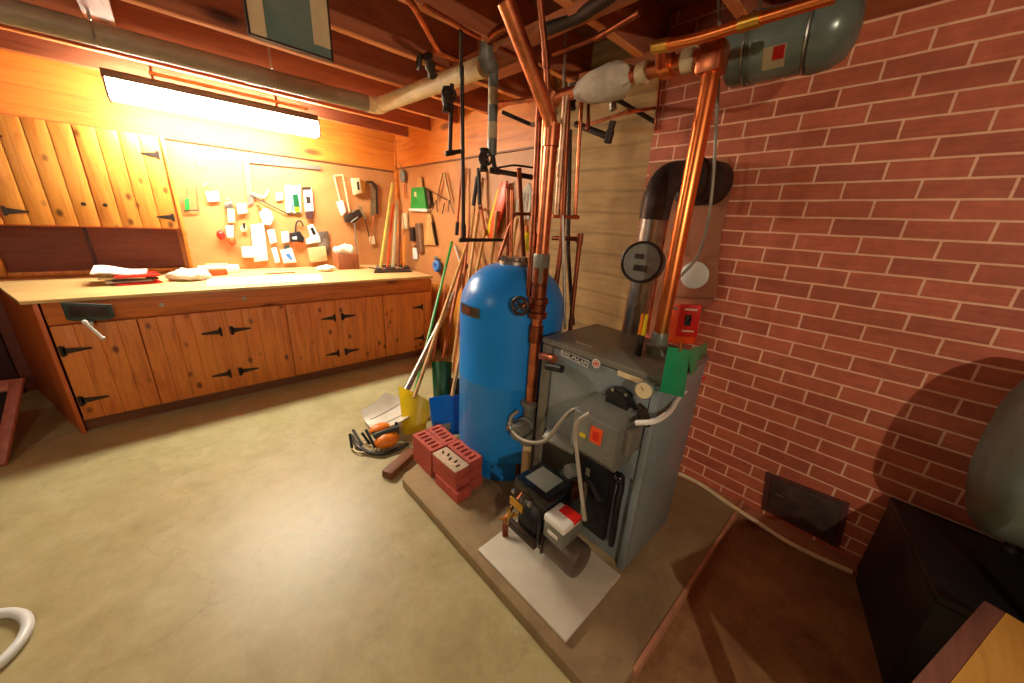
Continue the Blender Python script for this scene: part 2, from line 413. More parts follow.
# ------------------------------------------------------------------ room shell
XR = 2.15; YB = 4.50; ZC = 2.37
b = BM(); box(b, (-2.6, -2.6, -0.1), (XR + 0.1, YB + 0.1, 0.0)); struct('floor', b, 'floor')
b = BM(); box(b, (-2.6, YB, 0), (XR + 0.1, YB + 0.1, 2.6)); struct('wall_back', b, 'plain_conc')
b = BM(); box(b, (XR, 1.17, 0), (XR + 0.1, YB, 2.6)); struct('wall_right', b, 'form_conc')
b = BM(); box(b, (XR - 0.012, -2.6, 0), (XR + 0.1, 1.17, 2.6)); struct('wall_brick', b, 'brick')
b = BM(); box(b, (-2.7, -2.6, 0), (-2.6, YB + 0.1, 2.6)); struct('wall_left', b, 'maroon')
b = BM(); box(b, (-2.6, -2.7, 0), (XR + 0.1, -2.6, 2.6)); struct('wall_front', b, 'plain_conc')
b = BM(); box(b, (-2.6, -2.6, 2.6), (XR + 0.1, YB + 0.1, 2.66)); struct('ceiling', b, 'subfloor')
# hardboard panels and plywood bands of the workshop corner
b = BM(); box(b, (0.0, YB - 0.012, 0.92), (XR - 0.02, YB, 2.04)); struct('wall_panel_back', b, 'hardboard')
b = BM(); box(b, (XR - 0.012, 2.02, 0.80), (XR, YB, 2.08)); struct('wall_panel_right', b, 'hardboard')
b = BM(); box(b, (-2.6, YB - 0.03, 2.03), (XR - 0.03, YB, 2.595)); struct('trim_1', b, 'band')
b = BM(); box(b, (XR - 0.03, 1.98, 2.07), (XR, YB - 0.03, 2.595)); struct('trim_2', b, 'band_y')
b = BM(); box(b, (XR - 0.055, YB - 0.05, 0.92), (XR - 0.012, YB - 0.012, 2.36), 0.003); struct('trim_3', b, 'band_y')
b = BM()
for k in range(10): box(b, (XR - 0.022, 2.3 + k * 0.22, 0), (XR, 2.515 + k * 0.22, 0.80), 0.004)
struct('trim_4', b, 'pine_up')
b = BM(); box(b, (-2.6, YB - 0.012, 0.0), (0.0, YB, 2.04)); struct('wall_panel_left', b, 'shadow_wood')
# dark door left of the bench
d1 = D.objects.new('door_1', None); COL.objects.link(d1); d1['kind'] = 'structure'
b = BM(); box(b, (-2.1, YB - 0.05, 0.0), (-1.13, YB - 0.012, 1.28), 0.004)
o = finish('door_panel', b, 'maroon'); o.parent = d1; o['kind'] = 'structure'
b = BM(); tube(b, rounded([(-1.16, YB - 0.05, 0.60), (-1.16, YB - 0.09, 0.60), (-1.16, YB - 0.09, 0.46), (-1.16, YB - 0.05, 0.46)], 0.02), 0.008, 8)
o = finish('door_handle', b, 'galv'); o.parent = d1
# ceiling joists
for k in range(-4, 7):
    y = 2.19 + 0.49 * (k - 2)
    if y > YB: break
    b = BM(); box(b, (-2.6, y - 0.019, ZC), (XR, y + 0.019, 2.6)); jo = struct('ceiling_joist', b, 'joist')
    b = BM(); box(b, (-2.6, y - 0.021, ZC - 0.007), (XR - 0.03, y + 0.021, ZC - 0.0003)); struct('furring_strip', b, 'furring', jo)
# blocking between joists
for (x, y0) in ((-0.10, 2.68), (-0.12, 3.17), (0.62, 3.17), (1.66, 2.19), (1.66, 1.70)):
    b = BM(); box(b, (x - 0.055, y0 + 0.022, ZC + 0.01), (x + 0.055, y0 + 0.468, 2.598)); struct('joist_blocking', b, 'joist_y')
b = BM(); box(b, (1.94, 0.15, 2.37 - 0.04), (2.13, 1.6, 2.37)); struct('trim_5', b, 'joist_y')
b = BM(); box(b, (1.36, 0.1, 2.33), (1.45, 2.0, 2.37)); struct('trim_6', b, 'joist_y')
# thin wooden strip closing the concrete pad at the slab joint
b = BM(); box(b, (0.90, 0.236, 0.0), (2.13, 0.2495, 0.064)); struct('trim_7', b, plain('pinkish_mortar', (186, 132, 100), 0.8))

b = BM(); box(b, (2.06, -1.2, 0), (2.138, 1.0, 0.045), 0.006); struct('trim_11', b, 'mortar_patch')
# boiler pad
b = BM(); slab(b, [(0.735, 0.245, 0), (2.055, 0.25, 0), (2.055, 1.78, 0), (0.745, 1.66, 0), (0.715, 1.62, 0)], (0, 0, 0.06), 0.006)
solo('concrete_pad', b, 'pad', 'low worn concrete pad under the boiler and blue tank', 'pad')

# bare bulb behind the camera, added fill lamp at left
for n, (L_, lb) in enumerate(((BULB, 'bare bulb on a ceiling socket behind the camera'), (FILL_LAMP, 'added fill lamp on a ceiling socket at the left of the room'))):
    t = thing('bulb_or_fill_lamp', lb, 'light', L_)
    b = BM(); lathe(b, [(0.05, ZC - L_[2]), (0.05, ZC - L_[2] - 0.02), (0.03, ZC - L_[2] - 0.03), (0.022, 0.10), (0.022, 0.0)], L_); part('socket', b, 'white', t)

# ------------------------------------------------------------------ fluorescent fixture over the bench
FX0, FX1, FY, FZ = -0.185, 1.105, 3.88, 2.235
t = thing('fluorescent_light', 'long glowing fluorescent shop light hanging over the workbench', 'light', ((FX0 + FX1) / 2, FY, FZ))
b = BM()
box(b, (FX0, FY - 0.045, FZ + 0.035), (FX1, FY + 0.045, FZ + 0.085), 0.004)
box(b, (FX0, FY - 0.085, FZ + 0.028), (FX1, FY + 0.085, FZ + 0.036), 0.002)
part('housing', b, plain('dark_enamel', (96, 88, 72), 0.5), t)
b = BM(); slab(b, [(FX0 + 0.015, FY - 0.085, FZ + 0.026), (FX0 + 0.015, FY - 0.078, FZ - 0.055), (FX0 + 0.015, FY - 0.05, FZ - 0.085), (FX0 + 0.015, FY + 0.05, FZ - 0.085), (FX0 + 0.015, FY + 0.078, FZ - 0.055), (FX0 + 0.015, FY + 0.085, FZ + 0.026)], (FX1 - FX0 - 0.03, 0, 0), 0.004); part('diffuser', b, 'tube', t)
for x in (FX0 + 0.01, FX1 - 0.01):
    b = BM(); box(b, (x - 0.006, FY - 0.092, FZ - 0.09), (x + 0.006, FY + 0.092, FZ + 0.04), 0.002); part('end_cap', b, plain('dark_enamel_cap', (70, 62, 52), 0.5), t)
for x in (FX0 + 0.25, FX1 - 0.3):
    b = BM(); box(b, (x - 0.008, FY - 0.008, FZ + 0.085), (x + 0.008, FY + 0.008, 2.6), 0.002); part('hanger', b, 'joist_y', t)
b = BM(); box(b, (0.05, FY - 0.10, FZ + 0.10), (1.02, FY - 0.06, FZ + 0.115), 0.002)
solo('wood_strip', b, 'band', 'thin bright wooden strip above the glowing shop light', 'strip')

# ------------------------------------------------------------------ workbench
t = thing('workbench', 'long knotty pine workbench cabinet along the back wall under the light', 'workbench', (0.6, 3.9, 0))
XL, XE, YF = -0.715, 1.965, 3.42
LD = (-0.315, 0.949)    # the splayed left end runs back at an angle
yb = YB - 0.014
xl_b = XL + LD[0] / LD[1] * (yb - YF)
b = BM(); slab(b, [(XL + 0.01, YF + 0.045, 0.0), (XE - 0.01, YF + 0.045, 0.0), (XE - 0.01, yb, 0.0), (xl_b + 0.03, yb, 0.0)], (0, 0, 0.095)); part('plinth', b, 'toe', t)
b = BM(); slab(b, [(XL + 0.035, YF + 0.02, 0.095), (XE - 0.02, YF + 0.02, 0.095), (XE - 0.02, yb, 0.095), (xl_b + 0.05, yb, 0.095)], (0, 0, 0.801)); part('carcass', b, 'pine_side', t)
b = BM(); slab(b, [(XL - 0.0, YF - 0.005, 0.0), (XL + 0.022, YF - 0.005, 0.0), (xl_b + 0.022, yb, 0.0), (xl_b, yb, 0.0)], (0, 0, 0.897), 0.002); part('end_panel', b, 'pine_side', t, 'plain orange end board')
b = BM(); box(b, (XE - 0.022, YF - 0.003, 0.0), (XE, yb, 0.88), 0.002); part('end_panel', b, 'pine_side', t)
b = BM(); box(b, (XL + 0.03, YF - 0.002, 0.755), (XE - 0.024, YF + 0.019, 0.897), 0.003); part('front_rail', b, 'bench_rail', t)
# the doors, planks with narrow gaps
doors = [(-0.68, -0.31, 'l'), (-0.305, 0.14, 'r'), (0.165, 0.56, 'l'), (0.565, 0.965, 'r'), (0.99, 1.40, 'l'), (1.405, 1.86, 'r')]
def hinge(parent, x, z, s_):
    b = BM()
    box(b, (x - 0.016, YF - 0.026, z - 0.032), (x + 0.004 * s_ + 0.006, YF - 0.021, z + 0.032))
    slab(b, [(x, YF - 0.026, z - 0.02), (x + s_ * 0.12, YF - 0.026, z - 0.005), (x + s_ * 0.12, YF - 0.026, z + 0.005), (x, YF - 0.026, z + 0.02)], (0, 0.005, 0))
    cyl(b, (x - 0.005, YF - 0.028, z - 0.036), (x - 0.005, YF - 0.028, z + 0.036), 0.005, seg=8)
    part('hinge', b, 'iron', parent)
for x0, x1, side in doors:
    b = BM(); n = max(3, round((x1 - x0) / 0.098)); wd = (x1 - x0) / n
    for k in range(n): box(b, (x0 + k * wd + 0.0005, YF - 0.02, 0.10), (x0 + (k + 1) * wd - 0.0005, YF, 0.75), 0.0018)
    dd = part('door', b, 'pine', t)
    for z in (0.24, 0.59): hinge(dd, x0 + 0.02 if side == 'l' else x1 - 0.02, z, 1 if side == 'l' else -1)
b = BM(); box(b, (1.865, YF - 0.018, 0.10), (1.945, YF, 0.75), 0.003); part('stile', b, 'pine', t)
b = BM(); box(b, (0.14, YF - 0.019, 0.10), (0.165, YF, 0.75), 0.003); part('stile', b, 'pine', t)
b = BM(); box(b, (0.965, YF - 0.019, 0.10), (0.99, YF, 0.75), 0.003); part('stile', b, 'pine', t)
for x in (-0.17, 0.30):
    b = BM(); cyl(b, (x, YF - 0.002, 0.83), (x, YF - 0.012, 0.83), 0.014); part('finger_hole_ring', b, 'galv', t)
b = BM()
slab(b, [(XL - 0.035, YF - 0.03, 0.898), (XE + 0.005, YF - 0.03, 0.898), (XE + 0.005, yb, 0.898), (xl_b - 0.02, yb, 0.898)], (0, 0, 0.022), 0.003)
part('worktop', b, 'worktop', t)
# woodworking vise on the bench front
t = thing('bench_vise', 'dark green grey woodworking vise on the left bench front', 'vise', (-0.5, 3.36, 0.82))
b = BM(); slab(b, [(-0.595, 3.345, 0.80), (-0.575, 3.345, 0.785), (-0.415, 3.345, 0.775), (-0.395, 3.345, 0.79), (-0.395, 3.345, 0.87), (-0.595, 3.345, 0.905)], (0, 0.022, 0), 0.004); part('jaw', b, 'vise', t)
b = BM(); slab(b, [(-0.575, 3.340, 0.81), (-0.415, 3.340, 0.795), (-0.415, 3.340, 0.86), (-0.575, 3.340, 0.885)], (0, 0.006, 0), 0.002); part('jaw_face', b, 'iron', t)
b = BM(); cyl(b, (-0.5, 3.36, 0.775), (-0.5, 3.27, 0.765), 0.014); part('screw', b, 'steel', t)
b = BM(); tube(b, [(-0.515, 3.27, 0.79), (-0.465, 3.265, 0.68)], 0.009, 8)
blob(b, (-0.515, 3.27, 0.79), (0.014, 0.014, 0.014)); blob(b, (-0.465, 3.265, 0.68), (0.013, 0.013, 0.013)); part('tommy_bar', b, 'white', t)

# ------------------------------------------------------------------ upper cabinet
t = thing('wall_cabinet', 'upper pine cabinet with vertical plank doors left of the shop light', 'cabinet', (-0.8, 4.3, 1.3))
CY = 4.14
b = BM(); box(b, (-1.75, CY + 0.02, 1.305), (0.03, YB - 0.03, 2.0)); part('carcass', b, 'pine_side', t)
for x0, x1, s_ in ((-1.74, -1.30, 1), (-1.295, -0.85, 1), (-0.845, -0.415, 1), (-0.41, 0.02, -1)):
    b = BM(); n = 4; wd = (x1 - x0) / n
    for k in range(n): box(b, (x0 + k * wd + 0.0015, CY, 1.315), (x0 + (k + 1) * wd - 0.0015, CY + 0.02, 1.99), 0.004)
    dd = part('door', b, 'pine_up', t)
    b = BM(); xk = x1 - 0.05 if s_ > 0 else x0 + 0.05; lathe(b, [(0.006, 0), (0.006, 0.014), (0.014, 0.018), (0.012, 0.028), (0, 0.03)], (xk, CY, 1.47), (0, -1, 0), 14); part('knob', b, 'iron', dd)
    for z in (1.40, 1.86):
        xh = x0 + 0.02 if s_ > 0 else x1 - 0.02
        b = BM(); slab(b, [(xh, CY - 0.004, z - 0.022), (xh + s_ * 0.10, CY - 0.004, z - 0.005), (xh + s_ * 0.10, CY - 0.004, z + 0.005), (xh, CY - 0.004, z + 0.022)], (0, 0.004, 0))
        box(b, (xh - 0.012, CY - 0.006, z - 0.03), (xh + 0.006, CY, z + 0.03)); part('hinge', b, 'iron', dd)
b = BM(); slab(b, [(0.032, 4.13, 1.29), (0.032, YB - 0.02, 0.925), (0.032, YB - 0.02, 2.0), (0.032, 4.13, 2.0)], (0.022, 0, 0), 0.002); part('end_panel', b, 'pine_up', t)
b = BM(); box(b, (-1.045, YB - 0.07, 0.925), (-0.985, YB - 0.03, 1.305), 0.003); part('post', b, 'pine_up', t)
b = BM(); box(b, (-0.55, YB - 0.028, 0.925), (-0.53, YB - 0.015, 1.305)); part('batten', b, 'maroon', t)
b = BM(); box(b, (-1.9, YB - 0.045, 0.922), (0.03, YB - 0.014, 0.955), 0.003); part('backsplash_strip', b, 'pine_up', t)
# reddish framed dark glass leaf leaning left of the bench
t = thing('framed_panel', 'reddish wooden framed dark glass panel leaning left of the workbench', 'frame', (-1.15, 3.45, 0))
A_ = Vector((-0.974, 3.212, 0.000)); B_ = Vector((-0.874, 3.548, 0.400)); dx = Vector((-1, 0.12, 0)).normalized()
def fq(u0, v0, u1, v1):
    p = lambda u, v: A_ + (B_ - A_) * v + dx * u
    return [p(u0, v0), p(u1, v0), p(u1, v1), p(u0, v1)]
nrm = (B_ - A_).cross(dx).normalized() * 0.03
b = BM(); slab(b, fq(0, 0, 0.05, 1), nrm, 0.004); slab(b, fq(0.55, 0, 0.60, 1), nrm, 0.004); slab(b, fq(0.05, 0, 0.55, 0.1), nrm, 0.004); slab(b, fq(0.05, 0.86, 0.55, 1), nrm, 0.004); part('frame', b, 'red_frame', t)
b = BM(); slab(b, fq(0.05, 0.1, 0.55, 0.86), nrm * 0.4); part('pane', b, 'dark_glass', t)

# ------------------------------------------------------------------ overhead: drain pipes and hanging sash
t = thing('drain_pipe', 'thick grey drain pipe running along the ceiling joists, turning cream', 'pipe', (0.5, 2.93, 2.29))
b = BM(); tube(b, [(-2.58, 3.08, 2.285), (1.245, 2.955, 2.28)], 0.052, 18); part('run', b, 'drain_grey', t)
b = BM(); tube(b, rounded([(1.20, 2.957, 2.28), (1.275, 2.953, 2.28), (1.282, 2.87, 2.28)], 0.03), 0.054, 18); part('elbow', b, 'drain_cream', t)
b = BM(); tube(b, [(1.279, 2.89, 2.28), (1.36, 1.78, 2.285)], 0.050, 18); part('run', b, 'drain_cream', t, 'cream length of the drain pipe')
for x in (0.62, -0.13):
    b = BM(); torus(b, (x, 2.999 - 0.033 * (x + 0.13), 2.283), (1, 0, 0), 0.055, 0.003, 20, 6); box(b, (x - 0.006, 2.99, 2.336), (x + 0.006, 2.994, 2.599)); part('hanger_strap', b, 'galv', t)
t = thing('window_sash', 'old window sash with teal glass hung from the ceiling joists', 'sash', (0.5, 1.9, 2.13))
sy = 1.93
b = BM(); box(b, (0.34, sy, 2.138), (0.645, sy + 0.03, 2.145)); box(b, (0.34, sy, 2.145), (0.347, sy + 0.03, 2.37)); box(b, (0.638, sy, 2.145), (0.645, sy + 0.03, 2.37)); part('frame', b, 'iron', t)
b = BM(); box(b, (0.347, sy + 0.008, 2.145), (0.638, sy + 0.014, 2.37)); part('pane', b, 'glass', t)
b = BM(); box(b, (0.573, sy + 0.002, 2.18), (0.638, sy + 0.007, 2.37)); part('curtain_strip', b, 'cream', t)
b = BM(); box(b, (0.347, sy + 0.002, 2.145), (0.40, sy + 0.007, 2.37)); part('curtain_strip', b, 'cream', t)

# ------------------------------------------------------------------ blue tank
TX, TY, TR, TB = 1.338, 1.431, 0.295, 0.06
t = thing('pressure_tank', 'tall glossy blue steel tank standing on the pad beside the boiler', 'tank', (TX, TY, TB))
b = BM()
prof = [(TR - 0.012, 0.13), (TR - 0.004, 0.14), (TR, 0.16), (TR, 0.60), (TR + 0.002, 0.605), (TR + 0.002, 0.615), (TR, 0.62), (TR, 0.985)]
for k in range(1, 13):
    a = k / 12 * math.pi / 2; prof.append((0.06 + (TR - 0.06) * math.cos(a), 0.985 + 0.25 * math.sin(a)))
prof.append((0, 1.235)); lathe(b, prof, (TX, TY, TB), seg=56); part('shell', b, 'tank_blue', t)
b = BM(); lathe(b, [(TR - 0.03, 0), (TR - 0.03, 0.13), (TR - 0.04, 0.14)], (TX, TY, TB), seg=40); part('base_skirt', b, 'tank_foot', t)
b = BM(); lathe(b, [(0.075, 1.225), (0.085, 1.23), (0.085, 1.25), (0.06, 1.255), (0.06, 1.27)], (TX, TY, TB), seg=20)
for a in range(8): lathe(b, [(0.012, 1.24), (0.012, 1.272)], (TX + 0.068 * math.cos(a * 0.785), TY + 0.068 * math.sin(a * 0.785), TB), seg=6)
part('top_flange', b, 'galv', t)
# label plate, curved onto the shell
def shell_patch(a0, a1, z0, z1, r, n=8):
    b = BM(); A = []
    for k in range(n + 1):
        a = a0 + (a1 - a0) * k / n
        A.append((b.verts.new((TX + r * math.cos(a), TY + r * math.sin(a), z0)), b.verts.new((TX + r * math.cos(a), TY + r * math.sin(a), z1))))
    for p, q in zip(A, A[1:]): b.faces.new((p[0], q[0], q[1], p[1]))
    bmesh.ops.solidify(b, geom=b.faces[:], thickness=0.002); return b
LA0, LA1 = math.radians(160), math.radians(194)
part('label_plate', shell_patch(LA0, LA1, 1.035, 1.09, TR + 0.002), 'galv', t)
part('label_stripe', shell_patch(LA0 + 0.03, LA1 - 0.22, 1.045, 1.08, TR + 0.0045), 'box_wood', t)

# ------------------------------------------------------------------ boiler
BX0, BX1, BY0, BY1, BZ0, BZ1 = 1.20, 1.64, 0.465, 1.048, 0.06, 1.0
t = thing('boiler', 'grey steel cabinet oil boiler with a front control box', 'boiler', (BX0, (BY0 + BY1) / 2, BZ0))
b = BM(); box(b, (BX0 + 0.02, BY0, BZ0), (BX1, BY1, BZ1 - 0.03), 0.008); part('cabinet', b, 'boiler', t)
b = BM(); box(b, (BX0 - 0.004, BY0 - 0.006, BZ1 - 0.028), (BX1, BY1 + 0.006, BZ1), 0.005); part('lid', b, 'boiler_lid', t)
b = BM(); box(b, (BX0 + 0.004, BY0 + 0.035, 0.53), (BX0 + 0.022, BY1 - 0.06, BZ1 - 0.035), 0.003); part('front_panel', b, 'boiler', t)
b = BM(); box(b, (BX0 - 0.004, BY1 - 0.055, BZ0), (BX0 + 0.022, BY1, BZ1 - 0.032), 0.003); part('side_flange', b, 'boiler_lid', t)
b = BM(); box(b, (BX0 - 0.004, BY0, BZ0), (BX0 + 0.022, BY0 + 0.03, BZ1 - 0.032), 0.003); part('side_flange', b, 'boiler', t)
b = BM(); box(b, (BX0 + 0.0, 0.58, 0.13), (BX0 + 0.024, 1.0, 0.53), 0.01); part('burner_plate', b, 'black', t)
b = BM(); slab(b, [(BX0 - 0.035, BY1 - 0.07, 0.50), (BX0 + 0.01, BY1 - 0.07, 0.54), (BX0 + 0.01, 0.80, 0.56), (BX0 - 0.035, 0.78, 0.515)], (0, 0, -0.012), 0.002); part('panel_lip', b, 'boiler_lid', t)
# name plate
b = BM(); slab(b, [(1.197, 0.932, 0.972), (1.197, 0.782, 0.966), (1.197, 0.786, 0.935), (1.197, 0.932, 0.946)], (-0.003, 0, 0)); plate = part('name_plate', b, 'white', t)
c4 = [Vector((1.193, 0.924, 0.971)), Vector((1.193, 0.784, 0.964)), Vector((1.193, 0.787, 0.940)), Vector((1.193, 0.925, 0.950))]
b = BM(); slab(b, c4, (-0.001, 0, 0)); part('plate_inset', b, 'black', plate)
cc = sum(c4, Vector()) / 4; xd = (c4[1] - c4[0]); ud = (c4[0] - c4[3])
text_mesh('plate_lettering', 'WEIL-McLAIN', 0.026, 'white', plate, cc + Vector((-0.0035, 0, 0)), xd, Vector((0, 0, 1)))
cb_ = Vector((1.197, 0.745, 0.967)); b = BM(); cyl(b, cb_, cb_ + Vector((-0.003, 0, 0)), 0.020); rb = part('round_badge', b, 'white', t)
b = BM(); torus(b, cb_ + Vector((-0.004, 0, 0)), (1, 0, 0), 0.013, 0.0016, 20, 6); cyl(b, cb_ + Vector((-0.003, 0, 0)), cb_ + Vector((-0.005, 0, 0)), 0.006); part('badge_ring', b, 'red', rb)
b = BM(); slab(b, [(1.197, 0.644, 0.973), (1.197, 0.489, 0.972), (1.197, 0.493, 0.950), (1.197, 0.642, 0.952)], (-0.002, 0, 0)); part('paper_label', b, 'cream', t)
b = BM()
for p, q in (((1.185, 0.847, 1.035), (1.185, 0.769, 1.035)),): tube(b, [p, q], 0.004, 6)
part('lid_scratch_strip', b, 'galv', t)
# black round flange, gauge
fc = Vector((1.195, 0.611, 0.845)); b = BM(); lathe(b, [(0.068, 0), (0.068, 0.012), (0.05, 0.018), (0.05, 0.03), (0, 0.03)], fc, (-1, 0, 0), 28); fl = part('tankless_flange', b, 'black', t)
for a in range(6):
    q = fc + Vector((-0.012, 0.058 * math.cos(a * 1.047), 0.058 * math.sin(a * 1.047))); b = BM(); cyl(b, q, q + Vector((-0.012, 0, 0)), 0.008, seg=6); part('bolt', b, 'steel', fl)
gc = Vector((1.130, 0.502, 0.958)); b = BM(); lathe(b, [(0.033, 0), (0.034, 0.025), (0.030, 0.028)], gc + Vector((0.03, 0, 0)), (-1, -0.15, 0.1), 24); g_ = part('pressure_gauge', b, 'box_grey', t)
ax = Vector((-1, -0.15, 0.1)).normalized(); b = BM(); cyl(b, gc + Vector((0.03, 0, 0)) + ax * 0.026, gc + Vector((0.03, 0, 0)) + ax * 0.030, 0.029, seg=24); part('gauge_dial', b, 'cream', g_)
u_, v_, d_ = frame_of(ax); gd = gc + Vector((0.03, 0, 0)) + ax * 0.031; b = BM(); tube(b, [gd, gd + Vector((0, 0.013, 0.013))], 0.0012, 6); part('gauge_needle', b, 'black', g_)
b = BM(); tube(b, [gc + Vector((0.03, 0, 0)), gc + Vector((0.09, 0.0, -0.02))], 0.012, 10); tube(b, smooth([Vector((1.150, 0.516, 0.889)), Vector((1.150, 0.486, 0.874)), Vector((1.180, 0.478, 0.811))]), 0.012, 8); part('gauge_fitting', b, 'iron', t)
# aquastat control box
FXp = 1.02; h = [(1.020, 0.694, 0.805), (1.020, 0.489, 0.871), (1.020, 0.499, 0.735), (1.020, 0.647, 0.628)]
y1_, y0_ = 0.725, 0.525
b = BM(); slab(b, [(1.197, y0_, 0.845), (1.055, y0_, 0.81), (1.045, y0_ , 0.65), (1.08, y0_, 0.61), (1.197, y0_, 0.61)], (0, y1_ - y0_, 0), 0.006); cbx = part('control_box', b, 'box_grey', t)
b = BM(); box(b, (1.0455, 0.585, 0.715), (1.0535, 0.635, 0.78)); lb = part('red_label', b, 'orange_red', cbx)
b = BM(); box(b, (1.0435, 0.598, 0.728), (1.0456, 0.622, 0.766)); box(b, (1.043, 0.604, 0.735), (1.0436, 0.616, 0.739)); part('label_frame', b, 'red', cbx)
b = BM(); box(b, (1.0455, 0.655, 0.712), (1.0535, 0.682, 0.728)); part('yellow_label', b, 'yellow', cbx)
b = BM(); cyl(b, (1.041, 0.565, 0.66), (1.06, 0.565, 0.66), 0.007, seg=8); part('cover_screw', b, 'steel', cbx)
b = BM(); box(b, (1.10, y0_ - 0.03, 0.69), (1.19, y0_ + 0.002, 0.80), 0.004); part('side_knockout', b, 'boiler_lid', cbx)
# black tool-like lever down the lower right front, and round ports
b = BM(); tube(b, smooth([(1.170, 0.583, 0.546), (1.160, 0.531, 0.525), (1.160, 0.529, 0.408), (1.170, 0.527, 0.182)]), [0.016] * 18 + [0.013], 10); blob(b, (1.165, 0.544, 0.533), (0.026, 0.026, 0.026)); part('door_latch_bar', b, 'black_gloss', t)
b = BM(); lathe(b, [(0.075, 0), (0.07, 0.03), (0.055, 0.05), (0.05, 0.10)], (BX0, 0.80, 0.33), (-1, 0, 0), 26); part('burner_flange', b, 'black', t)
b = BM(); lathe(b, [(0.022, 0), (0.03, 0.01), (0.03, 0.05), (0, 0.052)], (1.140, 0.737, 0.464), (-1, 0.2, 0.2), 18); part('inspection_cap', b, 'box_grey', t)
b = BM(); lathe(b, [(0.012, 0), (0.016, 0.005), (0.016, 0.03), (0, 0.032)], (1.120, 0.803, 0.376), (-1, 0.2, 0.2), 18); part('inspection_cap', b, 'galv', t)
b = BM(); tube(b, smooth([(1.170, 0.842, 0.347), (1.150, 0.692, 0.444), (1.170, 0.614, 0.367)]), 0.014, 8); part('wire_loom', b, 'black', t)
b = BM(); box(b, (BX0 - 0.006, 0.70, 0.10), (BX0 + 0.02, 0.72, 0.46)); part('plate_edge', b, 'boiler_lid', t)
# supply tee with black cap at the upper left corner of the front
t2 = thing('drain_valve', 'small copper drain valve with black cap at boiler upper left corner', 'valve', (1.17, 1.07, 0.88))
b = BM(); tube(b, [(1.190, 1.049, 0.905), (1.170, 0.988, 0.924), (1.150, 0.929, 0.938)], 0.017, 12); part('body', b, 'copper', t2)
b = BM(); tube(b, [(1.160, 0.957, 0.950), (1.160, 0.949, 0.884)], 0.011, 10); part('stem', b, 'copper_dark', t2)
b = BM(); tube(b, [(1.150, 0.972, 0.889), (1.150, 0.884, 0.905)], 0.018, 12); part('cap', b, 'black', t2)

# ------------------------------------------------------------------ burner, on its sheet of tin
b = BM()
P4 = [Vector((0.763, 0.955, 0.078)), Vector((0.779, 0.449, 0.078)), Vector((1.163, 0.455, 0.078)), Vector((1.164, 0.970, 0.078))]
slab(b, P4, (0, 0, -0.014), 0.002)
solo('metal_sheet', b, 'sheet', 'white dented metal sheet lying under the burner on the pad', 'sheet')
def bpart(n, b, m, p, label=None):
    for v in b.verts: v.co += Vector((0.035, -0.04, 0.0))
    return part(n, b, m, p, label)
t = thing('oil_burner', 'black and grey oil burner motor unit mounted low on the boiler front', 'burner', (0.98, 0.72, 0.08))
b = BM(); tube(b, [(1.19, 0.80, 0.33), (0.99, 0.80, 0.33)], 0.05, 20); bpart('air_tube', b, 'copper_dark', t)
b = BM(); box(b, (0.885, 0.715, 0.15), (1.03, 0.90, 0.40), 0.02); lathe(b, [(0.12, 0), (0.125, 0.02), (0.125, 0.10), (0.115, 0.115)], (0.965, 0.87, 0.27), (0, -1, 0), 28); bpart('fan_housing', b, 'black', t)
b = BM(); box(b, (0.86, 0.73, 0.405), (1.03, 0.92, 0.465), 0.008); tr = bpart('ignition_transformer', b, 'black_gloss', t)
b = BM(); box(b, (0.89, 0.765, 0.464), (1.0, 0.885, 0.470), 0.002); bpart('top_label', b, 'box_grey', tr)
b = BM(); box(b, (0.845, 0.625, 0.31), (0.945, 0.725, 0.385), 0.006); cb2 = bpart('primary_control', b, 'box_grey', t)
b = BM(); box(b, (0.842, 0.622, 0.385), (0.948, 0.728, 0.418), 0.008); bpart('control_cover', b, 'white', cb2)
b = BM(); box(b, (0.90, 0.62, 0.40), (0.95, 0.70, 0.4215), 0.003); bpart('reset_button', b, 'red', cb2)
b = BM(); box(b, (0.842, 0.65, 0.345), (0.845, 0.70, 0.36)); bpart('small_label', b, 'white', cb2)
b = BM(); lathe(b, [(0.04, 0), (0.068, 0.01), (0.072, 0.02), (0.072, 0.15), (0.066, 0.165), (0.03, 0.175), (0, 0.175)], (0.945, 0.755, 0.205), (0, -1, 0), 28); bpart('motor', b, plain('motor_grey', (104, 92, 80), 0.4, 0.3), t)
b = BM(); box(b, (0.852, 0.70, 0.23), (0.872, 0.86, 0.27), 0.004); part('housing_flange', b, 'iron', t)
for yy in (0.745, 0.84):
    b = BM(); cyl(b, (0.86, yy, 0.435), (0.848, yy, 0.435), 0.010, seg=6); part('bolt', b, 'steel', t)
b = BM(); box(b, (0.862, 0.79, 0.345), (0.872, 0.87, 0.385), 0.002); part('rating_plate', b, 'brass', t)
b = BM(); tube(b, smooth([(0.90, 0.72, 0.33), (0.87, 0.70, 0.28), (0.88, 0.72, 0.22)]), 0.007, 8); part('motor_lead', b, 'black', t)
b = BM(); lathe(b, [(0.03, 0), (0.045, 0.01), (0.045, 0.06), (0.03, 0.07)], (0.96, 0.895, 0.24), (0, 1, 0), 16); bpart('fuel_pump', b, 'iron', t)
b = BM(); box(b, (0.878, 0.77, 0.30), (0.885, 0.88, 0.33)); bpart('tag', b, 'brass', t)
b = BM()
for k in range(5): box(b, (0.868, 0.74 + k * 0.035, 0.17), (0.886, 0.75 + k * 0.035, 0.29), 0.002)
bpart('vent_ribs', b, 'iron', t)
t = thing('fuel_line', 'brass fitting and copper fuel line curling beside the burner', 'fuel line', (0.98, 1.0, 0.08))
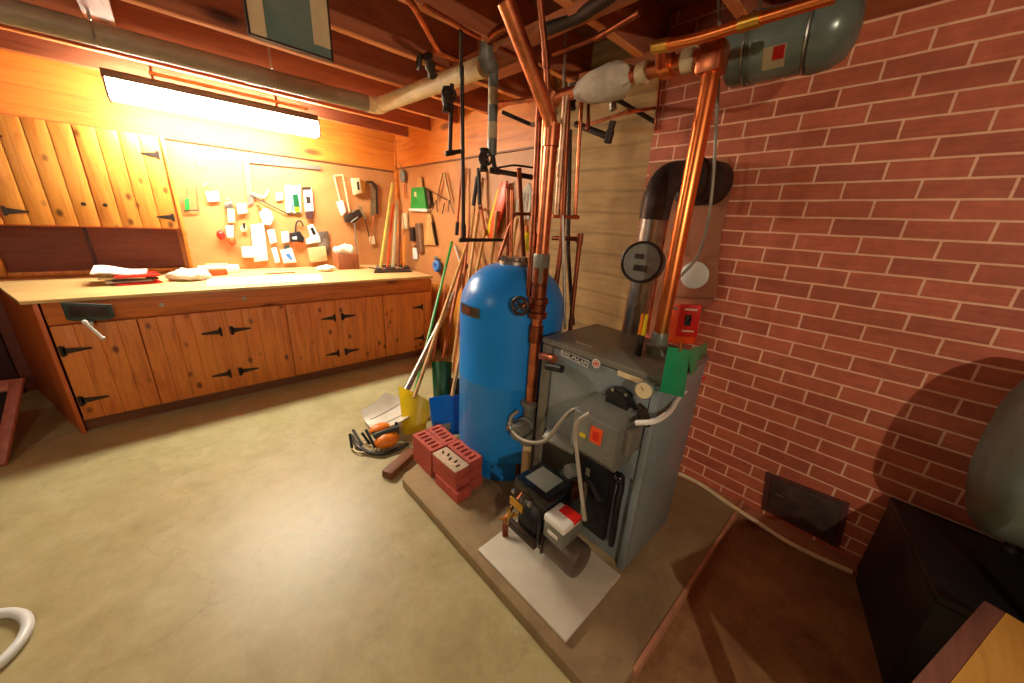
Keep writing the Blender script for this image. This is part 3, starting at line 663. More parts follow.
b = BM(); tube(b, smooth([(1.160, 0.971, 0.256), (1.050, 0.985, 0.187), (0.920, 0.950, 0.138), (0.900, 0.902, 0.004), (0.900, 0.823, -0.023)]), 0.009, 8); part('copper_tube', b, 'copper_dark', t)
b = BM(); tube(b, smooth([(0.950, 0.923, 0.195), (0.920, 0.932, 0.102), (0.900, 0.867, 0.011), (0.920, 0.763, -0.025)]), 0.006, 8); part('copper_tube', b, 'copper_dark', t)
b = BM(); blob(b, (0.930, 0.934, 0.174), (0.018, 0.018, 0.018), 1); tube(b, [(0.930, 0.997, 0.113), (0.950, 0.883, 0.219)], 0.008, 8); tube(b, [(0.930, 0.938, 0.225), (0.930, 0.931, 0.134)], 0.009, 8); part('brass_valve', b, 'brass', t)

# ------------------------------------------------------------------ circulator pump and its riser
def pipe(name, pts, r, mat, label, rad=0.05, cat='pipe', seg=12, collars=(), cm=None, group=None):
    t = thing(name, label, cat, Vector(pts[0])[:], group)
    b = BM(); tube(b, rounded(pts, rad, 5), r, seg); part('run', b, mat, t)
    for i in collars:
        p = Vector(pts[i]); 
        a = (Vector(pts[i + 1]) - p).normalized() if i < len(pts) - 1 else (p - Vector(pts[i - 1])).normalized()
        b = BM(); lathe(b, [(r * 1.02, -0.03), (r * 1.28, -0.028), (r * 1.28, 0.028), (r * 1.02, 0.03)], p, a, seg); part('coupling', b, cm or mat, t)
    return t
PX1, PY1 = 1.228, 1.13
t = pipe('copper_riser', [(PX1, PY1, 0.60), (PX1, PY1, 1.90), (0.947, 1.130, 2.208)], 0.029, 'copper', 'thick copper riser climbing from the circulator pump and slanting overhead', 0.06)
for z, m_ in ((0.99, 'copper_dark'), (1.27, 'copper_dark'), (1.20, 'copper_dark'), (1.86, 'copper')):
    b = BM(); lathe(b, [(0.028, -0.045), (0.036, -0.042), (0.036, 0.042), (0.028, 0.045)], (PX1, PY1, z), (0, 0, 1), 16); part('coupling', b, m_, t)
b = BM(); box(b, (PX1 - 0.03, PY1 - 0.03, 1.24), (PX1 + 0.03, PY1 + 0.03, 1.38), 0.01); part('ball_valve_body', b, 'boiler_lid', t)
t = thing('circulator_pump', 'grey circulator pump with motor can on the copper riser', 'pump', (PX1, PY1, 0.45))
b = BM(); lathe(b, [(0.03, 0.16), (0.05, 0.155), (0.05, 0.135), (0.032, 0.13), (0.036, 0.06), (0.05, 0.0), (0.04, -0.05), (0.03, -0.08), (0.045, -0.085), (0.045, -0.1)], (PX1, PY1, 0.46), (0, 0, 1), 20); part('volute', b, 'boiler_lid', t)
b = BM(); lathe(b, [(0.055, 0), (0.055, 0.03), (0.045, 0.035), (0.045, 0.10), (0.038, 0.115), (0, 0.118)], (PX1 - 0.02, PY1 - 0.01, 0.48), (-0.9, -0.25, 0.05), 22); part('motor_can', b, 'box_grey', t)
b = BM(); lathe(b, [(0.03, 0), (0.042, 0.01), (0.042, 0.05), (0, 0.055)], (PX1 - 0.05, PY1 + 0.03, 0.46), (-0.3, 0.9, 0.1), 18); part('terminal_box', b, 'galv', t)
pipe('cream_pipe', [(PX1 + 0.01, PY1, 0.37), (PX1 + 0.01, PY1, 0.062)], 0.031, 'drain_cream', 'cream coloured vertical pipe below the circulator pump', 0.05)
pipe('copper_pipe', [(PX1 + 0.0, PY1 + 0.06, 0.42), (PX1 + 0.0, PY1 + 0.06, 0.062)], 0.012, 'copper_dark', 'thin tarnished copper pipe beside the cream pipe at the pad', 0.05)
# check valve and hand wheel
t = thing('wheel_valve', 'valve with dark round handwheel in front of the blue tank', 'valve', (PX1, PY1, 1.1))
b = BM(); lathe(b, [(0.034, -0.05), (0.048, -0.045), (0.048, -0.02), (0.038, -0.015), (0.042, 0.02), (0.048, 0.025), (0.048, 0.05), (0.034, 0.055)], (PX1, PY1, 1.12), (0, 0, 1), 18)
vw = Vector((1.107, 1.130, 1.144)); tube(b, [(PX1, PY1, 1.12), (vw.x + 0.02, 1.13, vw.z)], 0.013, 10); part('body', b, 'copper_dark', t)
b = BM(); torus(b, vw, (1, 0.3, 0), 0.040, 0.008, 20, 8)
for a in range(4):
    u, v, d = frame_of((1, 0.3, 0)); e = (u * math.cos(a * 1.57) + v * math.sin(a * 1.57)) * 0.038; tube(b, [vw, vw + e], 0.006, 6)
part('handwheel', b, 'iron', t)

# ------------------------------------------------------------------ other pipes around the tank
pipe('copper_pipe', [(1.214, 1.200, 2.025), (1.234, 1.200, 1.434), (1.221, 1.200, 0.916), (1.252, 1.200, 0.116)], 0.014, 'copper_dark', 'tarnished copper pipe left of the thick riser in front of the tank', 0.05, collars=(1, 2))
pipe('copper_pipe', [(1.269, 1.220, 2.049), (1.303, 1.220, 1.433), (1.319, 1.220, 0.886)], 0.012, 'copper', 'thin copper pipe between the thick riser and its left neighbour', 0.05)
pipe('copper_pipe', [(1.436, 1.250, 2.073), (1.440, 1.250, 1.764), (1.448, 1.250, 1.556)], 0.015, 'tinned', 'pale tinned pipe just right of the thick riser near the ceiling', 0.03, collars=(1,))
pipe('copper_pipe', [(1.511, 1.300, 2.083), (1.566, 1.300, 1.431), (1.551, 1.300, 1.182)], 0.015, 'copper_dark', 'dark copper pipe right of the thick riser behind the pale pipe', 0.03)
pipe('copper_pipe', [(1.676, 1.350, 2.149), (1.724, 1.350, 1.558), (1.523, 1.350, 1.553)], 0.010, 'copper', 'small copper pipe with a square bottom bend before the concrete wall', 0.02, collars=(1,))
pipe('copper_pipe', [(1.600, 1.396, 1.436), (1.600, 1.204, 1.443), (1.600, 1.202, 0.924)], 0.013, 'copper_dark', 'copper pipe bending down onto the boiler top at the rear left', 0.03, collars=(1,))
pipe('grey_conduit', [(1.550, 1.391, 2.436), (1.550, 1.344, 1.878), (1.550, 1.201, 0.944)], 0.008, 'galv', 'thin grey conduit dropping to the boiler top corner', 0.02)
pipe('grey_conduit', [(1.700, 1.429, 2.008), (1.700, 1.358, 1.372), (1.700, 1.259, 0.931)], 0.012, 'iron', 'dark conduit against the concrete wall behind the boiler', 0.02)
pipe('black_pipe', [(1.271, 1.850, 2.279), (1.291, 1.850, 1.391), (1.649, 1.850, 1.395), (1.668, 1.850, 1.248)], 0.011, 'iron', 'black iron drop pipe with a square turn toward the tank top', 0.025, collars=(1, 2))
pipe('black_pipe', [(1.241, 1.900, 2.200), (1.227, 1.900, 1.864), (1.310, 1.900, 1.887)], 0.012, 'iron', 'short black pipe with a small foot left of the long drop pipe', 0.02, collars=(1,))
pipe('copper_pipe', [(1.533, 1.700, 1.268), (1.503, 1.700, 1.702)], 0.011, 'copper_dark', 'brown pipe stub rising behind the tank beside the rope mop', 0.02)
pipe('copper_pipe', [(1.578, 1.600, 1.278), (1.491, 1.600, 1.802)], 0.013, 'copper_dark', 'dark brown vertical pipe rising from the tank top', 0.02)
pipe('copper_pipe', [(1.380, 1.620, 1.281), (1.489, 1.620, 1.557), (1.628, 1.500, 1.567)], 0.010, 'copper_dark', 'thin brown pipe reaching across to the risers above the tank', 0.02)
pipe('copper_pipe', [(1.375, 1.500, 1.295), (1.356, 1.500, 1.671)], 0.010, 'copper', 'bright copper stub standing on the tank flange', 0.02)
pipe('black_pipe', [(1.413, 1.750, 1.884), (1.440, 1.750, 1.789), (1.582, 1.550, 1.759)], 0.014, 'iron', 'black pipe elbow under the banded vertical pipe', 0.03, collars=(1,))
pipe('black_pipe', [(1.529, 1.850, 1.823), (1.633, 1.800, 1.851), (1.780, 1.750, 1.850)], 0.006, 'iron', 'thin dark curved rod above the black elbow', 0.02)
# banded vertical pipe
t = thing('banded_pipe', 'vertical pipe wrapped in pale and dark bands left of the riser', 'pipe', (1.421, 1.750, 1.870))
A1 = Vector((1.405, 1.750, 2.276)); A2 = Vector((1.413, 1.750, 1.869))
for k in range(5):
    p = A1.lerp(A2, k / 5); q = A1.lerp(A2, (k + 1) / 5); b = BM(); tube(b, [p, q], 0.027, 16); part('band', b, 'wrap' if k % 2 else 'box_grey', t)
t = thing('pipe_valve', 'grey valve body and cast tee above the banded pipe', 'valve', (1.366, 1.750, 2.309))
b = BM(); tube(b, smooth([(1.409, 1.750, 2.268), (1.359, 1.750, 2.307), (1.326, 1.720, 2.383)]), [0.03, 0.034, 0.04, 0.044, 0.044, 0.042, 0.04, 0.042, 0.04, 0.035, 0.03, 0.03, 0.03], 14); part('body', b, 'box_grey', t)
b = BM(); tube(b, smooth([(1.333, 1.720, 2.369), (1.317, 1.600, 2.379), (1.317, 1.500, 2.370)]), 0.022, 12); tube(b, [(1.339, 1.720, 2.387), (1.340, 1.720, 2.517)], 0.018, 10); part('tee', b, 'copper_dark', t)
# three gate valves with wheels near the ceiling
for n, (px_c, lb) in enumerate((((1.209, 1.900, 2.119), 'dark gate valve with wheel above the short black pipe'), ((1.167, 2.000, 2.284), 'small dark handwheel valve on the ceiling left of the risers'), ((1.356, 1.750, 1.835), 'round cast handwheel beside the banded pipe elbow'), ((1.657, 1.400, 2.149), 'cluster valve with dark wheel right of the thick riser under the ceiling'))):
    c = Vector(px_c); t = thing('gate_valve', lb, 'valve', c[:])
    ax = Vector(((-0.4, -1, 0.2), (-1, 0.2, 0.1), (-0.5, -0.9, 0), (0.3, -0.9, 0.3))[n]).normalized()
    b = BM(); lathe(b, [(0.02, -0.06), (0.028, -0.055), (0.02, -0.03), (0.03, 0.0), (0.02, 0.03), (0.028, 0.055), (0.02, 0.06)], c, (0, 0, 1) if n != 1 else (0.4, 0.4, -0.3), 14); part('body', b, 'iron' if n != 3 else 'dark_flue', t)
    b = BM(); tube(b, [c, c + ax * 0.06], 0.008, 8); part('stem', b, 'brass' if n == 1 else 'iron', t)
    b = BM(); torus(b, c + ax * 0.06, ax, 0.034, 0.007, 18, 8)
    u, v, d = frame_of(ax)
    for k in range(4): tube(b, [c + ax * 0.06, c + ax * 0.06 + (u * math.cos(k * 1.57) + v * math.sin(k * 1.57)) * 0.032], 0.005, 6)
    part('handwheel', b, 'iron', t)
# ceiling copper runs
pipe('copper_pipe', [(0.799, 1.583, 2.330), (0.887, 1.640, 2.330), (1.176, 1.923, 2.330), (1.493, 1.928, 2.330)], 0.014, 'copper', 'copper pipe with a dog-leg running along the ceiling left of the risers', 0.05, collars=(2,))
pipe('copper_pipe', [(0.933, 1.640, 2.350), (1.257, 1.678, 2.350)], 0.009, 'copper', 'thin copper pipe crossing the joists toward the grey valve', 0.05)
pipe('black_pipe', [(1.152, 1.688, 2.350), (1.241, 1.816, 2.280), (1.272, 1.850, 2.171)], 0.010, 'iron', 'thin black hanger pipe above the long black drop pipe', 0.03)
pipe('copper_pipe', [(1.617, 1.940, 2.200), (1.693, 1.663, 2.200)], 0.013, 'copper', 'copper cross pipe from the banded pipe to the risers', 0.02, collars=(0,))
pipe('black_pipe', [(1.682, 1.995, 2.180), (1.837, 1.869, 2.120), (1.24, 1.16, 1.93)], 0.012, 'iron', 'dark slanting pipe under the copper cross pipe', 0.02)
pipe('copper_pipe', [(1.338, 1.621, 2.320), (1.688, 1.640, 2.320), (1.771, 1.615, 2.200)], 0.010, 'copper_dark', 'dark thin pipe over the ceiling joists behind the riser', 0.03)
pipe('copper_pipe', [(1.515, 1.426, 2.300), (1.518, 1.156, 2.300), (1.466, 0.939, 2.300)], 0.012, 'copper_dark', 'brown pipe running to the right under the ceiling above the white insulation', 0.03, collars=(1,))
pipe('black_pipe', [(1.375, 1.355, 2.330), (1.388, 1.171, 2.330), (1.350, 0.994, 2.330)], 0.026, 'iron', 'thick black pipe crossing near the ceiling top', 0.03)
pipe('copper_pipe', [(1.229, 1.250, 2.350), (1.287, 1.250, 2.168), (1.318, 1.250, 2.029)], 0.013, 'copper_dark', 'pipe dropping from the ceiling right behind the slanting riser', 0.03, collars=(1,))
# horizontal thick copper line with wrapped valve
XH = 1.49; ZH = 2.10
pA = Vector((XH, 0.635, ZH)); pB = Vector((XH, 1.37, ZH))
t = pipe('copper_main', [pA, pB, (XH, 1.43, 2.02)], 0.028, 'copper', 'thick horizontal copper main under the ceiling right of the riser', 0.04, collars=(0, 1))
def on_main(y): return Vector((XH, y, ZH))
b = BM(); lathe(b, [(0.03, 0), (0.05, 0.02), (0.066, 0.06), (0.070, 0.12), (0.062, 0.19), (0.045, 0.25), (0.032, 0.28)], on_main(0.95), (0, 1, 0), 22)
for v in b.verts: v.co += Vector((random.uniform(-1, 1), random.uniform(-1, 1), random.uniform(-1, 1))) * 0.006
part('white_insulation', b, 'wrap_white', t, 'lumpy white insulation wrap')
for y in (0.72, 0.80, 0.90):
    b = BM(); lathe(b, [(0.029, -0.025), (0.040, -0.02), (0.040, 0.02), (0.029, 0.025)], on_main(y), (0, 1, 0), 16); part('union_nut', b, 'copper_bright' if y == 0.80 else 'wrap', t)
t = pipe('copper_downpipe', [(1.469, 0.62, 1.02), (1.475, 0.625, 2.02), (XH, 0.635, ZH + 0.02)], 0.030, 'copper_bright', 'bright orange copper downpipe entering the boiler top', 0.04, collars=())
b = BM(); box(b, (1.44, 0.59, 2.03), (1.53, 0.68, 2.13), 0.02); part('elbow', b, 'copper', t)
b = BM(); lathe(b, [(0.03, 0), (0.05, 0.0), (0.05, 0.04), (0.035, 0.05), (0.035, 0.09), (0.031, 0.10)], (1.469, 0.62, 0.992), (0, 0, 1), 16); part('coupling', b, 'boiler_lid', t)
pipe('copper_pipe', [(1.350, 0.763, 2.111), (1.350, 0.630, 2.098), (1.350, 0.490, 2.099), (1.350, 0.297, 2.097)], 0.016, 'copper_bright', 'bright copper pipe running in front of the grey expansion tank', 0.05, collars=(0, 2), cm='brass')
pipe('copper_pipe', [(1.350, 0.763, 2.111), (1.420, 0.794, 2.080)], 0.017, 'copper', 'short copper elbow below the bright pipe at its left end', 0.02)
pipe('black_pipe', [(1.900, 1.705, 2.289), (1.900, 1.377, 2.227), (2.148, 1.177, 2.102)], 0.012, 'iron', 'dark pipe crossing the top of the concrete wall diagonally', 0.03)
pipe('black_pipe', [(1.750, 1.432, 2.048), (1.750, 1.204, 1.957), (1.750, 1.191, 2.028)], 0.017, 'iron', 'black pipe with an upturned elbow before the concrete wall', 0.03, collars=(1,))
pipe('copper_pipe', [(1.850, 1.411, 2.065), (1.850, 1.174, 2.087), (2.148, 1.191, 2.174)], 0.009, 'copper', 'thin copper pipe running level across the concrete wall', 0.03, collars=(1,))
pipe('copper_pipe', [(1.700, 1.327, 2.177), (1.700, 1.310, 2.021)], 0.009, 'copper_dark', 'short thin vertical pipe at the concrete wall top', 0.03, collars=(1,))
pipe('copper_pipe', [(1.700, 1.187, 2.158), (1.700, 1.170, 2.088)], 0.013, 'galv', 'tinned pipe stub hanging under the white insulation', 0.03, collars=(1,))
pipe('copper_pipe', [(2.125, 1.178, 2.347), (2.125, 1.156, 2.054)], 0.008, 'copper_dark', 'thin vertical pipe at the corner of brick and concrete', 0.02)

# ------------------------------------------------------------------ expansion tank
t = thing('expansion_tank', 'grey green cylindrical tank hanging under the ceiling at the brick wall', 'tank', (1.72, 0.48, 2.2))
ea = Vector((1.69, 0.655, 2.16)); ed = Vector((0.10, -1, 0.02)).normalized()
b = BM(); lathe(b, [(0, -0.02), (0.07, -0.015), (0.100, 0.0), (0.108, 0.02), (0.108, 0.075), (0.112, 0.08), (0.112, 0.09), (0.108, 0.095), (0.108, 0.245)], ea, ed, 36); part('shell', b, 'exp_tank', t)
b = BM(); lathe(b, [(0.108, 0.245), (0.115, 0.25), (0.116, 0.26), (0.114, 0.28), (0.110, 0.31), (0.090, 0.345), (0.05, 0.365), (0, 0.37)], ea, ed, 36); part('domed_end', b, 'exp_tank', t)
b = BM(); c = ea + ed * 0.17
u = Vector((-0.72, 0, -0.69)).normalized(); vv = ed.cross(u)
def curl(a, s_): return c + ed * s_ + (u * math.cos(a) + vv * math.sin(a)) * 0.1095
A = [[b.verts.new(curl(-0.36 + 0.13 * i, sv)) for i in range(6)] for sv in (-0.035, 0.03)]
for i in range(5): b.faces.new((A[0][i], A[0][i + 1], A[1][i + 1], A[1][i]))
bmesh.ops.solidify(b, geom=b.faces[:], thickness=0.001); lb = part('sticker', b, 'cream', t)
b = BM(); A = [[b.verts.new(c + ed * sv + (u * math.cos(a) + vv * math.sin(a)) * 0.1112) for a in (-0.34, -0.22, -0.1, 0.02)] for sv in (-0.005, 0.027)]
for i in range(3): b.faces.new((A[0][i], A[0][i + 1], A[1][i + 1], A[1][i]))
bmesh.ops.solidify(b, geom=b.faces[:], thickness=0.001); part('sticker_patch', b, 'red', lb)
for s_ in (0.06, 0.24):
    b = BM(); q = ea + ed * s_; torus(b, q, ed, 0.111, 0.003, 30, 6); tube(b, [q + Vector((0, 0, 0.11)), q + Vector((0, 0, 0.21))], 0.004, 6); part('hanger_strap', b, 'galv', t)

# ------------------------------------------------------------------ flue
t = thing('flue_pipe', 'galvanized flue pipe from the boiler top elbowing into the brick wall', 'flue', (1.735, 0.88, 0.80))
F0 = Vector((1.735, 0.885, 0.80)); F1 = Vector((1.735, 0.875, 1.60))
b = BM(); tube(b, [F0, F0.lerp(F1, 0.95)], 0.060, 24); tube(b, [(1.62, 0.885, 0.86), (1.735, 0.885, 0.86)], 0.054, 20); part('vertical_pipe', b, 'galv', t)
b = BM(); torus(b, F0.lerp(F1, 0.84), (0, 0, 1), 0.056, 0.004, 24, 6); part('joint_band', b, 'iron', t)
b = BM(); tube(b, smooth([F1 + Vector((0, 0, -0.04)), F1 + Vector((0.0, -0.005, 0.06)), F1 + Vector((0.05, -0.01, 0.14)), F1 + Vector((0.14, -0.04, 0.165)), (2.06, 0.80, 1.755)]), 0.070, 24); part('elbow', b, 'dark_flue', t)
b = BM(); lathe(b, [(0.075, -0.12), (0.105, -0.11), (0.105, 0.09), (0.07, 0.1)], (2.035, 0.80, 1.755), Vector((1, -0.35, 0)), 30)
torus(b, (2.04, 0.80, 1.755), (1, -0.35, 0), 0.107, 0.005, 30, 6); torus(b, (1.97, 0.825, 1.755), (1, -0.35, 0), 0.107, 0.006, 30, 6); part('wall_collar', b, 'iron', t)
rc = Vector((1.600, 0.833, 1.362)); rd = Vector((-0.95, -0.22, 0.12)).normalized()
b = BM(); lathe(b, [(0.06, -0.14), (0.092, -0.10), (0.098, -0.05), (0.098, 0.0), (0.092, 0.004), (0.090, -0.012), (0.0, -0.012)], rc, rd, 32); dr = part('draft_regulator', b, 'dark_flue', t)
b = BM(); lathe(b, [(0.085, -0.011), (0.085, -0.006), (0.0, -0.004)], rc, rd, 32); part('regulator_disc', b, 'boiler_lid', dr)
u, v, d = frame_of(rd); up = (Vector((0, 0, 1)) - rd * rd.z).normalized(); rt = up.cross(rd)
def plate_on(nm, du, dr_, wu, wr, m_):
    b = BM(); q = rc + up * du + rt * dr_ + rd * 0.0
    slab(b, [q + up * wu + rt * wr, q - up * wu + rt * wr, q - up * wu - rt * wr, q + up * wu - rt * wr], rd * 0.006); part(nm, b, m_, dr)
plate_on('weight_bracket', 0.026, -0.012, 0.011, 0.020, 'iron'); plate_on('name_tag', -0.028, 0.0, 0.014, 0.028, 'iron')
plate_on('tag_text', -0.028, 0.0, 0.007, 0.019, 'dark_flue')
b = BM(); slab(b, [(2.136, 1.160, 1.886), (2.136, 0.738, 1.878), (2.136, 0.686, 1.749), (2.136, 0.690, 1.540), (2.136, 0.646, 1.161), (2.136, 0.818, 0.845), (2.136, 1.040, 0.885), (2.136, 1.091, 1.452)], (-0.004, 0, 0)); struct('trim_8', b, 'mortar_patch')
# copper-clad post seen behind the flue
pipe('copper_pipe', [(2.000, 0.946, 1.669), (2.000, 0.945, 1.117), (2.000, 0.940, 0.920)], 0.022, 'copper', 'tan copper pipe partly hidden behind the flue and bright downpipe', 0.02)

# ------------------------------------------------------------------ wall electrics
t = thing('round_cover', 'white round cover plate on the brick wall above the red switch', 'cover plate', (2.120, 0.768, 1.283))
b = BM(); slab(b, [(2.136, 0.899, 1.363), (2.136, 0.668, 1.397), (2.136, 0.633, 1.174), (2.136, 0.866, 1.143)], (-0.02, 0, 0), 0.004); part('backing', b, 'mortar_patch', t)
b = BM(); lathe(b, [(0.075, 0), (0.075, 0.012), (0.066, 0.018), (0, 0.022)], (2.114, 0.766, 1.283), (-1, 0, 0), 30); part('cover', b, 'white', t)
t = thing('emergency_switch', 'red emergency switch plate on the brick wall beside the boiler', 'switch', (2.120, 0.752, 1.023))
b = BM(); slab(b, [(2.136, 0.839, 1.099), (2.136, 0.707, 1.126), (2.136, 0.686, 0.896), (2.136, 0.829, 0.868)], (-0.05, 0, 0), 0.003); part('box', b, 'orange_red', t)
b = BM(); slab(b, [(2.085, 0.797, 1.114), (2.085, 0.684, 1.130), (2.085, 0.672, 0.946), (2.085, 0.787, 0.921)], (-0.006, 0, 0), 0.002); sp = part('plate', b, 'red', t)
b = BM(); slab(b, [(2.078, 0.754, 1.058), (2.078, 0.721, 1.063), (2.078, 0.719, 1.001), (2.078, 0.752, 0.996)], (-0.004, 0, 0)); part('switch_slot', b, 'black', sp)
b = BM(); obox(b, (2.066, 0.734, 1.041), (0.02, 0.012, 0.02), (0, 0.4, 0)); part('toggle', b, 'iron', sp)
b = BM(); slab(b, [(2.078, 0.767, 1.094), (2.078, 0.697, 1.104), (2.078, 0.698, 1.094), (2.078, 0.767, 1.084)], (-0.001, 0, 0)); slab(b, [(2.078, 0.758, 0.967), (2.078, 0.692, 0.979), (2.078, 0.692, 0.970), (2.078, 0.758, 0.957)], (-0.001, 0, 0)); part('printed_line', b, 'cream', sp)
pipe('grey_cable', smooth([(1.900, 0.839, 2.480), (1.900, 0.784, 2.235), (1.880, 0.693, 1.744), (1.950, 0.700, 1.500), (2.060, 0.766, 1.357), (2.000, 0.834, 1.224), (2.000, 0.837, 1.121), (2.060, 0.804, 1.085)]), 0.0075, 'grey_cable', 'grey cable hanging from the ceiling past the flue to the switch', 0.01, cat='cable', seg=8)
t = thing('green_card', 'green folded card hanging over the right corner of the boiler', 'card', (1.270, 0.440, 1.027))
g1, g2, g3, g4 = Vector((1.094, 0.430, 1.155)), Vector((1.264, 0.420, 1.112)), Vector((1.318, 0.420, 0.906)), Vector((1.131, 0.440, 0.980))
b = BM(); slab(b, [g1, g2, g3, g4], (0.004, 0.002, 0), 0.0005); part('front_leaf', b, 'green', t)
b = BM(); slab(b, [g2, Vector((1.750, 0.511, 1.020)), Vector((1.750, 0.503, 0.926)), Vector((1.401, 0.440, 0.969))], (0.0, 0.004, 0), 0.0005); part('back_leaf', b, 'green', t)
b = BM(); tube(b, [(1.193, 0.430, 1.153), (1.176, 0.420, 1.123)], 0.003, 6); part('hook_wire', b, 'brass', t)
pipe('flex_conduit', smooth([(1.100, 0.489, 0.845), (1.120, 0.432, 0.873), (1.250, 0.436, 0.866), (1.400, 0.463, 0.871), (1.750, 0.508, 0.841)]), 0.010, 'white', 'pale flexible conduit curving from the control box to the right', 0.01, cat='conduit', seg=10)
b = BM(); tube(b, [(1.720, 0.521, 0.823), (1.750, 0.498, 0.860)], 0.02, 10); solo('red_fitting', b, 'red', 'small red conduit fitting by the brick wall under the green card', 'fitting')
pipe('flex_conduit', smooth([(1.100, 0.694, 0.808), (1.080, 0.751, 0.784), (1.060, 0.795, 0.709), (1.050, 0.859, 0.589), (1.060, 0.990, 0.513), (1.100, 1.125, 0.489), (1.130, 1.169, 0.528), (1.150, 1.140, 0.576)]), 0.009, 'grey_cable', 'pale flexible conduit looping from the control box to the pump', 0.01, cat='conduit', seg=10)
pipe('flex_conduit', smooth([(1.020, 0.632, 0.847), (1.000, 0.666, 0.799), (1.000, 0.665, 0.720), (0.960, 0.597, 0.596), (0.930, 0.551, 0.530), (0.930, 0.534, 0.473)]), 0.008, 'grey_cable', 'pale conduit dropping from the control box to the burner', 0.01, cat='conduit', seg=10)
# fittings on the boiler top
t = thing('temperature_probe', 'small probe with orange caps on the boiler lid', 'probe', (1.359, 0.653, 0.990))
b = BM(); tube(b, [(1.359, 0.653, 0.990), Vector((1.359, 0.653, 0.990)) + Vector((0, 0, 0.10))], [0.016, 0.014], 10); part('nipple', b, 'iron', t)
pb = Vector((1.359, 0.653, 0.990))
for s_ in (-1, 1):
    b = BM(); tube(b, [pb + Vector((0.0, s_ * 0.008, 0.10)), pb + Vector((0, s_ * 0.009, 0.19))], [0.008, 0.006], 8); part('wire_cap', b, 'orange' if s_ > 0 else 'yellow', t)

# ------------------------------------------------------------------ brick wall items and floor edge
t = thing('cleanout_door', 'dark iron cleanout door set low in the brick wall', 'cleanout door', (2.130, -0.010, 0.203))
b = BM(); slab(b, [(2.138, 0.187, 0.303), (2.138, -0.144, 0.329), (2.138, -0.172, 0.072), (2.138, 0.155, 0.074)], (-0.012, 0, 0), 0.003); part('frame', b, plain('sooty_brick_edge', (84, 42, 34), 0.8), t)
b = BM(); slab(b, [(2.128, 0.154, 0.290), (2.128, -0.123, 0.314), (2.128, -0.147, 0.102), (2.128, 0.133, 0.111)], (-0.012, 0, 0), 0.003); part('door', b, plain('sooty_iron', (70, 52, 44), 0.6, 0.2, 0.4, 20), t)
b = BM(); tube(b, [(2.110, 0.118, 0.213), (2.110, 0.087, 0.215)], 0.004, 6); part('latch', b, 'galv', t)
pipe('white_hose', smooth([(2.034, 0.583, 0.090), (2.054, 0.457, 0.080), (2.033, 0.257, 0.062), (2.018, 0.132, 0.058), (1.997, -0.003, 0.058), (2.007, -0.119, 0.058), (2.030, -0.232, 0.058)]), 0.011, 'cream', 'thin cream hose lying along the foot of the brick wall', 0.01, cat='hose', seg=8)
b = BM(); tube(b, [Vector((-0.82, 1.77, 0.018)) + Vector((math.cos(a), math.sin(a), 0)) * 0.165 for a in [2 * math.pi * k / 40 for k in range(40)]], 0.017, 10, closed=True)
solo('hose_loop', b, 'white_hose', 'white hose loop lying on the floor at the left edge', 'hose')

# ------------------------------------------------------------------ oil tank at the right edge
t = thing('oil_tank', 'dull grey green oil tank at the right edge before the brick wall', 'tank', (1.82, -0.75, 0))
def capsule_ring(cx, cz, hw, hh, y, s_=1.0, n=28):
    out = []
    for k in range(n):
        a = 2 * math.pi * k / n; cx_ = math.cos(a); sz = math.sin(a)
        r = hw * s_; e = (hh - hw) if hh > hw else 0
        out.append((cx + r * cx_, y, cz + r * sz + (e if sz > 0 else -e) * s_))
    return out
b = BM(); rings = []
for y, s_ in ((-0.355, 0.0), (-0.36, 0.35), (-0.37, 0.68), (-0.39, 0.90), (-0.42, 1.0), (-1.5, 1.0), (-1.55, 0.8), (-1.56, 0.3)):
    if s_ == 0: rings.append([b.verts.new((1.885, y, 0.90))] )
    else: rings.append([b.verts.new(p) for p in capsule_ring(1.885, 0.90, 0.25, 0.30, y, s_)])
for A, B2 in zip(rings, rings[1:]):
    n = len(B2)
    for k in range(n):
        if len(A) == 1: b.faces.new((A[0], B2[(k + 1) % n], B2[k]))
        else: b.faces.new((A[k], A[(k + 1) % n], B2[(k + 1) % n], B2[k]))
b.faces.new(rings[-1]); part('shell', b, 'oil_tank', t)
for x in (1.66, 2.05):
    for y in (-0.55, -1.35):
        b = BM(); tube(b, [(x, y, 0.463), (x, y, 0.78)], 0.018, 10); part('leg', b, 'iron', t)
b = BM(); cyl(b, (1.8, -0.8, 1.2), (1.8, -0.8, 1.33), 0.03); part('filler_pipe', b, 'iron', t)

t = thing('shade_block', 'added black block deepening the shade below the oil tank', 'box', (1.86, -0.9, 0))  # black block added where the tank's shade falls, shaped to the dark area
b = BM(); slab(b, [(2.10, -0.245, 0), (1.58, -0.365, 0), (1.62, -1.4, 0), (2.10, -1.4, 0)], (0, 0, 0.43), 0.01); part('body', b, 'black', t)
b = BM(); slab(b, [(2.105, -0.24, 0.431), (1.575, -0.36, 0.431), (1.615, -1.41, 0.431), (2.105, -1.41, 0.431)], (0, 0, 0.03), 0.008); part('lid', b, 'black', t)
